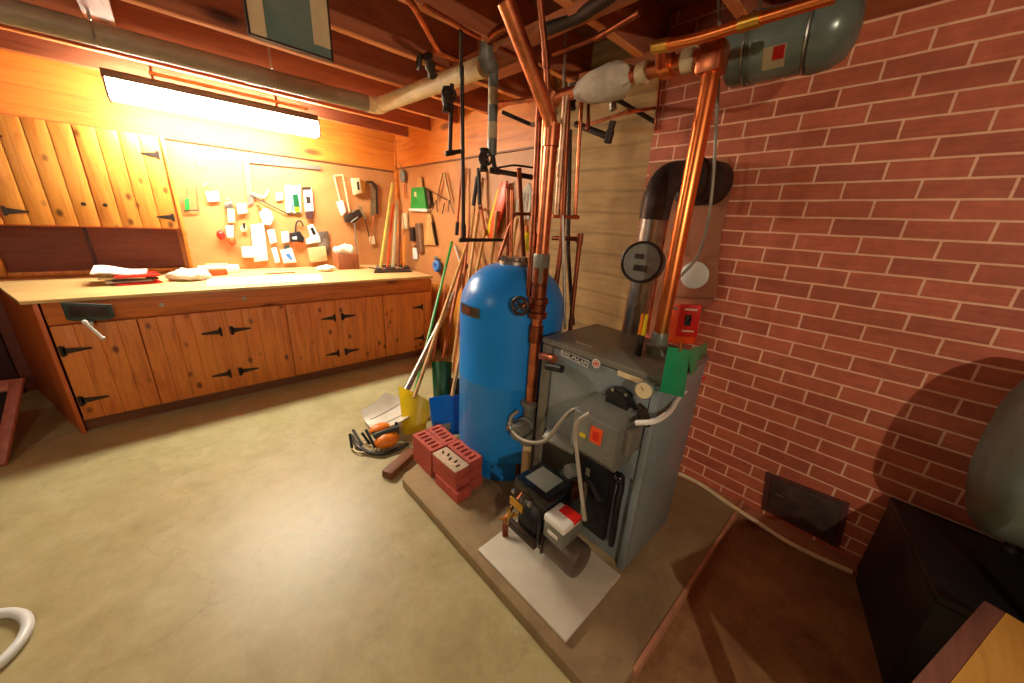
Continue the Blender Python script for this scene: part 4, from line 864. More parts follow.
# wooden table corner, bottom right
t = thing('work_table', 'yellow plywood table with brown edging in the bottom right corner', 'table', (1.25, -0.62, 0))
Q0 = Vector((1.051, -0.313, 0.620)); Q1 = Vector((1.550, -0.471, 0.620)); dr_ = (Q1 - Q0).normalized(); pr = Vector((dr_.y, -dr_.x, 0))
Q0 = Q0 - dr_ * 0.25; Q1 = Q0 + dr_ * 0.62
if pr.y > 0: pr = -pr
b = BM(); slab(b, [Q0, Q1, Q1 + pr * 0.5, Q0 + pr * 0.5], (0, 0, -0.02)); part('tabletop', b, 'yellow_ply', t)
b = BM(); slab(b, [Q0 - pr * 0.035, Q1 - pr * 0.035, Q1, Q0], (0, 0, -0.04), 0.003); part('edging', b, 'brown_trim', t)
for a_, c_ in ((0.03, 0.03), (0.58, 0.03), (0.03, 0.47), (0.58, 0.47)):
    q = Q0 + dr_ * a_ + pr * c_; b = BM(); box(b, (q.x - 0.02, q.y - 0.02, 0), (q.x + 0.02, q.y + 0.02, 0.60)); part('leg', b, 'brown_trim', t)

# ------------------------------------------------------------------ stack of cored bricks
BL, BW_, BH = 0.215, 0.094, 0.060
def make_brick(label, top='stack_brick'):
    t = thing('brick', label, 'brick', (0, 0, 0), 'cored bricks stacked on the pad')
    b = BM()
    # clay body built around five slots
    n = 5; sw, sl = 0.018, 0.050
    ys = [-BL / 2] + sum([[-BL / 2 + 0.03 + k * 0.0385 - sw / 2 + 0.0, -BL / 2 + 0.03 + k * 0.0385 + sw / 2] for k in range(n)], []) + [BL / 2]
    box(b, (-BW_ / 2, -BL / 2, 0), (-sl / 2, BL / 2, BH)); box(b, (sl / 2, -BL / 2, 0), (BW_ / 2, BL / 2, BH))
    for k in range(0, len(ys) - 1, 2): box(b, (-sl / 2, ys[k], 0), (sl / 2, ys[k + 1], BH))
    bmesh.ops.remove_doubles(b, verts=b.verts, dist=1e-5)
    o = finish('clay_body', b, top); o.parent = t
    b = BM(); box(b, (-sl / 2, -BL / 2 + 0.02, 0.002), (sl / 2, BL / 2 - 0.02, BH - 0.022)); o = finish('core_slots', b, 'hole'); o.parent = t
    return t
brk = make_brick('x')
def place_brick(x, y, z, rz, label, first=[True]):
    if first[0]: r = brk; first[0] = False
    else:
        r = brk.copy(); COL.objects.link(r)
        for ch in brk.children:
            c = ch.copy(); COL.objects.link(c); c.parent = r
    r.location = (x, y, z); r.rotation_euler = (0, 0, rz); r['label'] = label
    return r
Z0 = 0.061; z1, z2, z3 = Z0, Z0 + 0.061, Z0 + 0.122
place_brick(0.895, 1.630, z3, 0.02, 'slotted red brick on the stack top, far left of the four')
place_brick(0.993, 1.632, z3, -0.01, 'slotted red brick on the stack top, farthest from the boiler')
place_brick(1.005, 1.412, z3, 0.03, 'slotted red brick on the stack top, nearest the blue tank side')
place_brick(0.895, 1.630, z2, 0.0, 'middle layer red brick under the far left top brick')
place_brick(0.993, 1.630, z2, 0.0, 'middle layer red brick under the farthest top brick')
place_brick(1.003, 1.408, z2, 0.0, 'middle layer red brick under the right near top brick')
place_brick(0.903, 1.395, z2, 0.06, 'middle layer red brick right under the mortar smeared brick')
place_brick(0.895, 1.632, z1, 0.0, 'bottom layer red brick at the far left of the stack')
place_brick(0.993, 1.630, z1, 0.01, 'bottom layer red brick at the far right of the stack')
place_brick(1.000, 1.396, z1, 0.0, 'bottom layer red brick at the near right of the stack')
place_brick(0.895, 1.365, z1, 0.03, 'bottom layer red brick at the near left, sticking out')
t = thing('mortared_brick', 'brick with pale mortar smeared top on the stack near corner', 'brick', (0.9, 1.39, z3))
b = BM(); obox(b, (0.900, 1.395, z3 + 0.0275), (BW_, BL, 0.055), (0, 0, 0.05), 0.003); part('clay_body', b, 'stack_brick', t)
b = BM(); obox(b, (0.900, 1.395, z3 + 0.058), (BW_ + 0.002, BL + 0.002, 0.008), (0, 0, 0.05), 0.003)
part('mortar_skin', b, 'stone_white', t)
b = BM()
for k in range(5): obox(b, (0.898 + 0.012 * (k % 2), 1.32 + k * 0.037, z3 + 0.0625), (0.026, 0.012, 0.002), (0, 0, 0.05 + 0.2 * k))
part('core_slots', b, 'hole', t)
# timber sleepers beside the stack
for n, (q, r_, lb) in enumerate((((0.79, 1.80), 0.45, 'short grey timber offcut beside the brick stack'), ((1.10, 1.86), 0.5, 'timber offcut behind the brick stack by the blue tank'))):
    b = BM(); obox(b, (q[0], q[1], 0.025 if n == 0 else 0.085), (0.26, 0.07, 0.048), (0, 0, r_), 0.004); solo('timber_offcut', b, 'toe' if n == 0 else 'worktop', lb, 'timber')

# ------------------------------------------------------------------ things on the back pegboard (thin objects hung on the wall, real thickness)
def grid_sheet(rows, th):
    b = BM(); V = [[b.verts.new(p) for p in r] for r in rows]
    for i in range(len(V) - 1):
        for j in range(len(V[0]) - 1): b.faces.new((V[i][j], V[i][j + 1], V[i + 1][j + 1], V[i + 1][j]))
    bmesh.ops.recalc_face_normals(b, faces=b.faces); bmesh.ops.solidify(b, geom=b.faces[:], thickness=th); return b
OUTB = Vector((0, -1, 0)); OUTR = Vector((-1, 0, 0))
def hang(name, label, cat, pts, th, mat, out=OUTB, group=None, bev=0.002):
    t = thing(name, label, cat, Vector(pts[0])[:], group); b = BM(); slab(b, pts, out * th, bev); part('body', b, mat, t); return t
def add(t, nm, pts, th, mat, out=OUTB, off=0.0, bev=0.0):
    b = BM(); slab(b, [Vector(p) + out * off for p in pts], out * th, bev); return part(nm, b, mat, t)
def addtube(t, nm, pts, r, mat, out=OUTB, off=0.0, seg=8):
    b = BM(); tube(b, [Vector(p) + out * off for p in pts], r, seg); return part(nm, b, mat, t)
# framing square
M['dull_steel'] = plain('dull_steel', (104, 98, 88), 0.7)
t = thing('framing_square', 'steel framing square hung high on the back pegboard', 'square', (0.566, 4.470, 1.673))
add(t, 'blade', [(0.583, 4.470, 1.937), (0.630, 4.470, 1.935), (0.612, 4.470, 1.550), (0.561, 4.470, 1.537)], 0.003, 'dull_steel', off=0.004)
add(t, 'tongue', [(0.634, 4.470, 1.962), (1.255, 4.470, 1.977), (1.251, 4.470, 1.938), (0.627, 4.470, 1.918)], 0.003, 'dull_steel', off=0.004)

t = thing('hook', 'small metal hook high on the back pegboard left of the square', 'hook', (0.269, 4.470, 1.908))
addtube(t, 'shank', smooth([(0.265, 4.470, 1.923), (0.258, 4.460, 1.889), (0.258, 4.450, 1.848), (0.276, 4.440, 1.842), (0.288, 4.440, 1.868)]), 0.004, 'steel')
t = thing('hand_trowel', 'green handled small tool at the left end of the back pegboard', 'tool', (0.103, 4.470, 1.504))
add(t, 'handle', [(0.099, 4.470, 1.553), (0.134, 4.470, 1.565), (0.124, 4.470, 1.471), (0.087, 4.470, 1.452)], 0.03, 'leaf_green', bev=0.006)
addtube(t, 'shank', [(0.139, 4.470, 1.664), (0.119, 4.470, 1.555)], 0.004, 'steel', off=0.012); addtube(t, 'cross_bar', [(0.080, 4.470, 1.452), (0.185, 4.470, 1.467)], 0.006, 'iron', off=0.014); addtube(t, 'tip', [(0.200, 4.470, 1.671), (0.178, 4.470, 1.466)], 0.004, 'steel', off=0.012)
t = hang('paper_tag', 'white card packet hanging right of the green handled tool', 'card', [(0.254, 4.470, 1.626), (0.350, 4.470, 1.643), (0.350, 4.470, 1.557), (0.261, 4.470, 1.541)], 0.02, 'white')
addtube(t, 'wire_loop', smooth([(0.262, 4.470, 1.626), (0.249, 4.470, 1.676), (0.280, 4.470, 1.696), (0.292, 4.470, 1.638)]), 0.003, 'steel', off=0.01)
t = hang('small_lock', 'small steel padlock above a pale carton on the back pegboard', 'padlock', [(0.377, 4.470, 1.541), (0.441, 4.470, 1.564), (0.439, 4.470, 1.501), (0.376, 4.470, 1.488)], 0.025, 'galv'); addtube(t, 'shackle', smooth([(0.392, 4.470, 1.542), (0.398, 4.470, 1.578), (0.429, 4.470, 1.581), (0.423, 4.470, 1.545)]), 0.004, 'steel', off=0.012)
hang('carton', 'pale yellow carton under the small padlock on the back pegboard', 'carton', [(0.391, 4.470, 1.489), (0.445, 4.470, 1.492), (0.434, 4.470, 1.373), (0.378, 4.470, 1.362)], 0.03, 'cream')
hang('carton', 'white carton hanging right of the small padlock', 'carton', [(0.468, 4.470, 1.539), (0.548, 4.470, 1.554), (0.542, 4.470, 1.462), (0.469, 4.470, 1.448)], 0.03, 'white')
t = thing('earmuffs', 'red ear muffs with a white centre hanging low on the back pegboard', 'earmuffs', (0.360, 4.470, 1.250))
for p, m_ in ((((0.305, 4.440, 1.251)), 'red'), (((0.380, 4.440, 1.197)), 'orange_red')):
    b = BM(); blob(b, p, (0.035, 0.03, 0.045), 2); part('cup', b, m_, t)
add(t, 'centre', [(0.351, 4.470, 1.333), (0.414, 4.470, 1.345), (0.395, 4.470, 1.223), (0.348, 4.470, 1.222)], 0.04, 'white', bev=0.006)
t = hang('key_fob', 'tiny green and black fob on the back pegboard above the long white board', 'fob', [(0.467, 4.470, 1.337), (0.517, 4.470, 1.349), (0.516, 4.470, 1.292), (0.467, 4.470, 1.281)], 0.02, 'cream'); add(t, 'clip', [(0.488, 4.470, 1.366), (0.512, 4.470, 1.367), (0.504, 4.470, 1.320), (0.488, 4.470, 1.319)], 0.01, 'black', off=0.02)
hang('white_board', 'tall white board standing on the worktop against the back pegboard', 'board', [(0.553, 4.470, 1.350), (0.661, 4.470, 1.373), (0.651, 4.470, 1.006), (0.529, 4.470, 0.989)], 0.02, 'paper')
hang('white_box', 'small white box left of the tall white board', 'box', [(0.444, 4.470, 1.138), (0.535, 4.470, 1.147), (0.536, 4.470, 1.038), (0.437, 4.470, 1.040)], 0.05, 'white')
t = hang('tape_pouch', 'round white and teal pouch hanging below the steel square', 'pouch', [(0.641, 4.470, 1.468), (0.690, 4.470, 1.518), (0.738, 4.470, 1.502), (0.754, 4.470, 1.426), (0.718, 4.470, 1.356), (0.659, 4.470, 1.364)], 0.03, 'white'); add(t, 'patch', [(0.673, 4.470, 1.460), (0.717, 4.470, 1.472), (0.726, 4.470, 1.415), (0.680, 4.470, 1.393)], 0.003, 'cyan', off=0.031)
addtube(t, 'hanging_tab', [(0.635, 4.470, 1.542), (0.667, 4.470, 1.479)], 0.012, 'orange_red', off=0.015)
t = thing('hand_saw', 'long thin black saw slanting on the back pegboard under the square', 'saw', (0.746, 4.470, 1.560))
addtube(t, 'blade', [(0.592, 4.470, 1.630), (0.902, 4.470, 1.468)], 0.006, 'black', off=0.01); addtube(t, 'handle', smooth([(0.611, 4.470, 1.650), (0.656, 4.470, 1.627), (0.705, 4.470, 1.622), (0.748, 4.470, 1.691)]), 0.008, 'white', off=0.012)
t = hang('blister_pack', 'teal blister pack on the back pegboard, left of two packs', 'package', [(0.893, 4.470, 1.743), (0.949, 4.470, 1.767), (0.933, 4.470, 1.495), (0.876, 4.470, 1.481)], 0.02, 'cyan'); add(t, 'contents', [(0.894, 4.470, 1.686), (0.931, 4.470, 1.699), (0.922, 4.470, 1.553), (0.884, 4.470, 1.541)], 0.006, 'white', off=0.021)
t = hang('pliers_pack', 'clear pack with dark green tool beside the teal blister pack', 'package', [(0.956, 4.470, 1.749), (1.040, 4.470, 1.768), (1.016, 4.470, 1.490), (0.941, 4.470, 1.485)], 0.018, 'cyan'); add(t, 'green_tool', [(0.954, 4.470, 1.663), (1.001, 4.470, 1.677), (1.002, 4.470, 1.529), (0.952, 4.470, 1.506)], 0.012, 'dark_green', off=0.018); add(t, 'yellow_grip', [(0.957, 4.470, 1.546), (0.995, 4.470, 1.548), (0.999, 4.470, 1.509), (0.960, 4.470, 1.496)], 0.012, 'yellow', off=0.02)
t = hang('tool_pack', 'white pack with a dark base hung right of the clear pack', 'package', [(1.065, 4.470, 1.741), (1.142, 4.470, 1.749), (1.135, 4.470, 1.517), (1.055, 4.470, 1.502)], 0.03, 'white'); add(t, 'dark_header', [(1.057, 4.470, 1.750), (1.134, 4.470, 1.758), (1.130, 4.470, 1.728), (1.053, 4.470, 1.720)], 0.032, 'iron', off=0.0); add(t, 'dark_base', [(1.057, 4.470, 1.512), (1.125, 4.470, 1.517), (1.115, 4.470, 1.434), (1.058, 4.470, 1.441)], 0.03, 'maroon'); add(t, 'marking', [(1.074, 4.470, 1.654), (1.113, 4.470, 1.667), (1.115, 4.470, 1.597), (1.075, 4.470, 1.584)], 0.002, 'iron', off=0.031)
hang('picture', 'small cream picture left of the teal blister pack', 'picture', [(0.804, 4.470, 1.668), (0.867, 4.470, 1.683), (0.866, 4.470, 1.607), (0.803, 4.470, 1.592)], 0.012, 'cream')
t = hang('card_pack', 'white pack with a black dot, right of the tall white board', 'package', [(0.685, 4.470, 1.306), (0.747, 4.470, 1.318), (0.756, 4.470, 1.188), (0.692, 4.470, 1.168)], 0.02, 'white'); addtube(t, 'dot', [(0.728, 4.450, 1.199), (0.726, 4.442, 1.200)], 0.006, 'black')
hang('white_strip', 'narrow white strip low on the back pegboard beside the blue labelled bag', 'strip', [(0.695, 4.470, 1.127), (0.740, 4.470, 1.137), (0.756, 4.470, 0.982), (0.709, 4.470, 0.973)], 0.015, 'white')
t = hang('plastic_bag', 'white bag with blue print standing on the bench below the stapler', 'bag', [(0.772, 4.470, 1.107), (0.876, 4.470, 1.127), (0.905, 4.470, 0.978), (0.782, 4.470, 0.971)], 0.03, 'white'); add(t, 'blue_print', [(0.803, 4.470, 1.065), (0.851, 4.470, 1.075), (0.871, 4.470, 1.011), (0.851, 4.470, 1.001)], 0.002, 'tape_blue', off=0.031); add(t, 'clip', [(0.814, 4.470, 1.148), (0.862, 4.470, 1.158), (0.855, 4.470, 1.106), (0.809, 4.470, 1.106)], 0.02, 'vise')
hang('white_card', 'small white card left of the black stapler', 'card', [(0.806, 4.470, 1.290), (0.871, 4.470, 1.302), (0.866, 4.470, 1.189), (0.800, 4.470, 1.178)], 0.012, 'white')
t = thing('staple_gun', 'black staple gun with an orange base on the back pegboard', 'stapler', (0.938, 4.470, 1.242))
add(t, 'body', [(0.878, 4.470, 1.281), (0.974, 4.470, 1.304), (1.013, 4.470, 1.232), (0.988, 4.470, 1.180), (0.875, 4.470, 1.189)], 0.035, 'black', bev=0.006); add(t, 'base', [(0.884, 4.470, 1.189), (0.982, 4.470, 1.211), (0.975, 4.470, 1.158), (0.888, 4.470, 1.148)], 0.035, 'orange_red', bev=0.004)
addtube(t, 'handle', smooth([(0.935, 4.470, 1.293), (0.956, 4.470, 1.386), (0.996, 4.470, 1.408), (1.019, 4.470, 1.357)]), 0.008, 'black', off=0.02); add(t, 'white_mark', [(0.891, 4.470, 1.241), (0.939, 4.470, 1.252), (0.935, 4.470, 1.221), (0.898, 4.470, 1.220)], 0.001, 'white', off=0.036)
t = thing('white_clamp', 'white tool with a dark slot right of the staple gun', 'tool', (1.095, 4.470, 1.255))
add(t, 'body', [(1.058, 4.470, 1.359), (1.109, 4.470, 1.382), (1.164, 4.470, 1.246), (1.169, 4.470, 1.192), (1.025, 4.470, 1.169), (1.022, 4.470, 1.222), (1.074, 4.470, 1.244)], 0.04, 'white', bev=0.006); add(t, 'slot', [(1.075, 4.470, 1.339), (1.106, 4.470, 1.350), (1.127, 4.470, 1.277), (1.096, 4.470, 1.266)], 0.003, 'black', off=0.041)
hang('paper_bag', 'tan paper bag standing below the white slotted tool', 'bag', [(1.030, 4.470, 1.126), (1.205, 4.470, 1.148), (1.210, 4.470, 0.992), (1.032, 4.470, 0.974)], 0.06, 'sticker_tan')
hang('steel_plate', 'grey plate leaning on the back wall left of the brown box', 'plate', [(1.150, 4.470, 1.299), (1.265, 4.470, 1.313), (1.258, 4.470, 1.047), (1.152, 4.470, 1.038)], 0.01, 'galv')
# two bar clamps
t = thing('c_clamp', 'long pale bar clamp hung on the right half of the back pegboard', 'clamp', (1.410, 4.470, 1.703))
addtube(t, 'bar', [(1.382, 4.470, 1.895), (1.423, 4.470, 1.620)], 0.008, 'cream', off=0.02); addtube(t, 'bar', [(1.473, 4.470, 1.916), (1.513, 4.470, 1.530)], 0.008, 'cream', off=0.02); addtube(t, 'bridge', [(1.382, 4.470, 1.895), (1.473, 4.470, 1.916)], 0.008, 'cream', off=0.02)
add(t, 'handle', [(1.381, 4.470, 1.628), (1.448, 4.470, 1.654), (1.479, 4.470, 1.528), (1.420, 4.470, 1.481)], 0.03, 'white', bev=0.006)
t = thing('tape_measure', 'boxy cream tape measure hung between the bar clamp and hand saw', 'tape measure', (1.604, 4.470, 1.806))
add(t, 'case', [(1.556, 4.470, 1.890), (1.646, 4.470, 1.905), (1.667, 4.470, 1.748), (1.574, 4.470, 1.718)], 0.05, 'cream', bev=0.006); add(t, 'face_slot', [(1.609, 4.470, 1.859), (1.631, 4.470, 1.862), (1.636, 4.470, 1.777), (1.613, 4.470, 1.775)], 0.002, 'iron', off=0.051); add(t, 'side', [(1.656, 4.470, 1.885), (1.701, 4.470, 1.880), (1.703, 4.470, 1.762), (1.666, 4.470, 1.737)], 0.045, 'brass')
t = thing('bar_clamp', 'dark headed bar clamp with a long steel bar reaching the bench', 'clamp', (1.552, 4.470, 1.332))
addtube(t, 'bar', [(1.549, 4.470, 1.554), (1.551, 4.470, 1.055)], 0.010, 'galv', off=0.04); add(t, 'head', [(1.453, 4.470, 1.483), (1.618, 4.470, 1.569), (1.646, 4.470, 1.493), (1.547, 4.470, 1.410), (1.447, 4.470, 1.417)], 0.05, 'iron', bev=0.006)
addtube(t, 'jaw', [(1.621, 4.470, 1.603), (1.679, 4.470, 1.461)], 0.014, 'galv', off=0.05); addtube(t, 'screw', [(1.508, 4.420, 1.421), (1.578, 4.380, 1.481)], 0.007, 'steel')
t = thing('hand_saw', 'curved pruning saw with a grey blade near the right end of the pegboard', 'saw', (1.787, 4.470, 1.626))
add(t, 'blade', [(1.758, 4.470, 1.876), (1.818, 4.470, 1.882), (1.848, 4.470, 1.798), (1.829, 4.470, 1.526), (1.754, 4.470, 1.499), (1.783, 4.470, 1.737)], 0.006, 'galv', off=0.01); add(t, 'back', [(1.736, 4.470, 1.884), (1.807, 4.470, 1.892), (1.863, 4.470, 1.843), (1.847, 4.470, 1.527), (1.822, 4.470, 1.526), (1.835, 4.470, 1.797), (1.793, 4.470, 1.863), (1.734, 4.470, 1.862)], 0.012, 'iron', off=0.008)
t = thing('divider', 'slim wooden compass legs below the curved saw', 'tool', (1.740, 4.470, 1.314))
addtube(t, 'leg', [(1.806, 4.470, 1.548), (1.729, 4.470, 1.172)], 0.006, 'handle_red', off=0.01); addtube(t, 'leg', [(1.691, 4.470, 1.462), (1.723, 4.470, 1.255)], 0.006, 'iron', off=0.01); add(t, 'foot', [(1.724, 4.470, 1.267), (1.785, 4.470, 1.268), (1.791, 4.470, 1.173), (1.729, 4.470, 1.172)], 0.012, 'cream')
# trim strip along the top of the pegboard
b = BM(); box(b, (0.055, YB - 0.036, 2.022), (XR - 0.06, YB - 0.012, 2.034)); struct('trim_9', b, 'toe')
b = BM(); box(b, (XR - 0.036, 2.0, 2.058), (XR - 0.012, YB - 0.06, 2.07)); struct('trim_10', b, 'toe')

M['pale_yellow'] = plain('pale_yellow_paint', (226, 206, 104), 0.5)
# ------------------------------------------------------------------ on the worktop
WZ = 0.921
for n, (m_, lb, ang, dxy) in enumerate((('red', 'red magazine at the bottom of the worktop stack', 0.30, (0.04, -0.01)), ('paper', 'white magazine second from the bottom of the worktop stack', 0.12, (0.0, 0.02)), ('iron', 'dark covered magazine in the middle of the worktop stack', 0.22, (0.03, 0.0)), ('cream', 'cream catalogue over the dark magazine on the worktop', 0.0, (-0.02, 0.01)), ('red', 'thin red brochure near the top of the worktop stack', 0.15, (0.05, -0.02)))):
    c = Vector((-0.335 + dxy[0], 3.90 + dxy[1], WZ + 0.007 + n * 0.0135)); b = BM(); obox(b, c, (0.24, 0.20, 0.012), (0, 0, ang), 0.002)
    solo('magazine', b, m_, lb, 'magazine')
rows = []
for i in range(7):
    u = i / 6; rows.append([(-0.50 + 0.27 * u, 3.79 + 0.25 * v + 0.04 * u, WZ + 0.075 + 0.045 * (1 - u) * (0.4 + 0.6 * v) + 0.008 * math.sin(u * 7)) for v in [j / 4 for j in range(5)]])
solo('paper_stack', grid_sheet(rows, 0.012), 'paper', 'white loose papers curling on top of the magazine stack', 'papers')
b = BM(); r = bmesh.ops.create_icosphere(b, subdivisions=4, radius=1.0, matrix=Matrix.Translation((0.02, 3.93, WZ + 0.035)) @ Matrix.Diagonal((0.14, 0.13, 0.05, 1)))
from mathutils import noise as mnoise
for v in b.verts:
    k = mnoise.noise(v.co * 16); v.co += Vector((k, mnoise.noise(v.co * 14 + Vector((5, 1, 2))), 0.6 * mnoise.noise(v.co * 22))) * 0.035; v.co.z = max(v.co.z, WZ + 0.001)
solo('rag', b, 'rope', 'crumpled cream rag on the worktop right of the papers', 'rag')
b = BM(); slab(b, [(0.08, 4.22, WZ), (0.38, 4.24, WZ), (0.38, 4.30, WZ), (0.08, 4.28, WZ)], (0, 0, 0.07), 0.008); t = thing('parts_box', 'white parts box at the back of the worktop behind the orange box', 'box', (0.2, 4.25, WZ)); part('body', b, 'white', t)
b = BM(); slab(b, [(0.14, 4.24, WZ + 0.0705), (0.30, 4.25, WZ + 0.0705), (0.30, 4.28, WZ + 0.0705), (0.14, 4.27, WZ + 0.0705)], (0, 0, 0.015), 0.003); part('lid', b, 'cream', t)
b = BM(); obox(b, (0.21, 4.12, WZ + 0.027), (0.12, 0.08, 0.052), (0, 0, 0.1), 0.005); solo('orange_box', b, 'orange_red', 'small orange box on the worktop before the white parts box', 'box')
b = BM(); slab(b, [(0.10, 3.52, WZ), (0.90, 3.50, WZ), (0.98, 3.85, WZ), (0.12, 3.92, WZ)], (0, 0, 0.004)); solo('paper_sheet', b, 'paper', 'large white paper sheet spread on the middle of the worktop', 'paper')
b = BM(); slab(b, [(0.55, 4.03, WZ), (0.80, 4.04, WZ), (0.80, 4.07, WZ), (0.55, 4.06, WZ)], (0, 0, 0.008), 0.001); solo('pencil_ruler', b, 'toe', 'thin brown ruler lying behind the paper sheet on the worktop', 'ruler')
t = thing('wooden_box', 'brown wooden box with a white cloth on top at the back of the bench', 'box', (1.36, 4.2, WZ))
b = BM(); box(b, (1.24, 4.13, WZ), (1.46, 4.30, WZ + 0.17), 0.004); part('body', b, 'box_wood', t)
b = BM(); blob(b, (1.33, 4.21, WZ + 0.20), (0.105, 0.075, 0.06), 4)
for v in b.verts:
    v.co += Vector((mnoise.noise(v.co * 18), mnoise.noise(v.co * 17 + Vector((3, 3, 3))), 1.2 * mnoise.noise(v.co * 15))) * 0.03; v.co.z = max(v.co.z, WZ + 0.171)
solo('white_cloth', b, 'paper', 'bunched white cloth lying on the brown wooden box', 'cloth')
b = BM(); blob(b, (1.10, 4.08, WZ + 0.03), (0.10, 0.06, 0.032), 3)
for v in b.verts:
    v.co += Vector((mnoise.noise(v.co * 20), 0, 0.7 * mnoise.noise(v.co * 25))) * 0.02; v.co.z = max(v.co.z, WZ + 0.001)
solo('crumpled_paper', b, 'paper', 'crumpled white paper left of the brown wooden box', 'paper')
# long tools leaning in the bench corner
def stick(name, label, cat, a, c, r, mat, group=None, extra=None, seg=8):
    t = thing(name, label, cat, Vector(a)[:], group); b = BM(); tube(b, [a, c], r, seg); part('shaft', b, mat, t)
    return t
def bench_long(p_bot, p_top, w_, th, mat, label, name='long_level'):
    a = Vector(p_bot); c = Vector(p_top); d = (c - a).normalized(); s_ = d.cross(Vector((0, 1, 0))).normalized(); b = BM()
    slab(b, [a - s_ * w_, a + s_ * w_, c + s_ * w_, c - s_ * w_], (0, -th, 0), 0.003); return solo(name, b, mat, label, 'tool')
bench_long((1.695, 4.129, 0.924), (2.039, 4.440, 1.894), 0.014, 0.02, 'pale_yellow', 'tall yellow level leaning in the bench corner', 'spirit_level')
bench_long((1.769, 4.105, 0.924), (2.022, 4.420, 1.643), 0.010, 0.02, 'orange_red', 'red strip leaning between the yellow level and white saw', 'metal_rule')
bench_long((1.834, 4.085, 0.924), (2.083, 4.420, 1.705), 0.022, 0.008, 'cream', 'pale saw blade leaning in the bench corner', 'saw_blade')
bench_long((1.889, 4.067, 0.924), (2.075, 4.332, 1.589), 0.014, 0.02, 'box_wood', 'dark brown rail leaning at the right of the bench corner tools', 'wooden_rail')
bench_long((1.905, 3.967, 0.924), (2.075, 4.226, 1.300), 0.006, 0.02, 'orange', 'short orange rod leaning at the end of the bench', 'rod')
t = thing('tool_tray', 'low tray of dark small hand tools at the bench right end', 'tray', (1.8, 4.0, WZ))
b = BM(); slab(b, [(1.484, 3.783, 0.922), (1.892, 3.719, 0.922), (2.096, 4.221, 0.922), (1.740, 4.328, 0.922)], (0, 0, 0.012), 0.002); part('base', b, 'iron', t)
for k in range(9):
    x = 1.58 + 0.045 * k; b = BM(); tube(b, [(x, 3.86 + 0.02 * (k % 3), WZ + 0.022), (x + 0.05 * ((k % 2) * 2 - 1), 4.02, WZ + 0.03)], 0.008, 6); part('hand_tool', b, ('iron', 'brass', 'galv', 'black')[k % 4], t)

# ------------------------------------------------------------------ things on the right hand pegboard
t = thing('hand_drill', 'dark rounded drill head with a wooden handle near the wall corner', 'drill', (2.125, 4.321, 1.932))
b = BM(); blob(b, (2.095, 4.255, 1.969), (0.03, 0.055, 0.075), 3); part('head', b, 'boiler_lid', t); addtube(t, 'handle', [(2.105, 4.258, 1.883), (2.105, 4.247, 1.728)], 0.012, 'handle_red'); addtube(t, 'point', [(2.105, 4.366, 2.118), (2.105, 4.295, 2.037)], 0.005, 'steel')
t = thing('dustpan', 'green dustpan with a white lip hanging on the right pegboard', 'dustpan', (2.125, 3.891, 1.757))
add(t, 'pan', [(2.125, 4.051, 1.835), (2.125, 3.774, 1.837), (2.125, 3.718, 1.598), (2.125, 4.106, 1.594)], 0.035, 'leaf_green', OUTR, bev=0.008); add(t, 'lip', [(2.125, 4.117, 1.611), (2.125, 3.696, 1.609), (2.125, 3.697, 1.578), (2.125, 4.119, 1.583)], 0.04, 'white', OUTR)
add(t, 'handle', [(2.125, 3.914, 1.945), (2.125, 3.835, 1.941), (2.125, 3.818, 1.828), (2.125, 3.932, 1.832)], 0.02, 'handle_wood', OUTR, 0.005, 0.004); add(t, 'hand_grip_patch', [(2.125, 3.983, 1.780), (2.125, 3.935, 1.789), (2.125, 3.927, 1.736), (2.125, 3.974, 1.737)], 0.002, 'cream', OUTR, 0.036)
b = BM(); slab(b, [Vector(p) + OUTR * 0.0 for p in ((2.125, 3.730, 1.825), (2.125, 3.667, 1.793), (2.125, 3.630, 1.651), (2.125, 3.674, 1.609), (2.125, 3.714, 1.702))], OUTR * 0.03, 0.004); solo('hand_brush', b, 'iron', 'dark hand brush tucked behind the green dustpan', 'brush')
t = thing('garden_fork', 'hand forks with splayed tines hung on the right pegboard', 'fork', (2.125, 3.404, 1.797))
for p, q in (((2.125, 3.402, 1.948), (2.125, 3.525, 1.701)), ((2.125, 3.364, 1.955), (2.125, 3.254, 1.699))): addtube(t, 'handle', [p, q], 0.013, 'handle_wood', OUTR, 0.02)
for k, (p, q) in enumerate((((2.125, 3.525, 1.701), (2.125, 3.610, 1.610)), ((2.125, 3.525, 1.701), (2.125, 3.507, 1.580)), ((2.125, 3.367, 1.670), (2.125, 3.407, 1.562)), ((2.125, 3.273, 1.699), (2.125, 3.181, 1.566)), ((2.125, 3.273, 1.699), (2.125, 3.292, 1.583)))): addtube(t, 'tine', [p, q], 0.005, 'iron', OUTR, 0.02, 6)
addtube(t, 'cross_strap', [(2.125, 3.584, 1.781), (2.125, 3.310, 1.699)], 0.006, 'iron', OUTR, 0.03)
t = hang('white_holder', 'small white holder below and left of the green dustpan', 'holder', [(2.125, 4.344, 1.557), (2.125, 4.224, 1.559), (2.125, 4.214, 1.373), (2.125, 4.335, 1.367)], 0.03, 'cream', OUTR)
t = thing('hand_plane', 'steel hand plane hanging under the green dustpan', 'plane', (2.125, 4.015, 1.290))
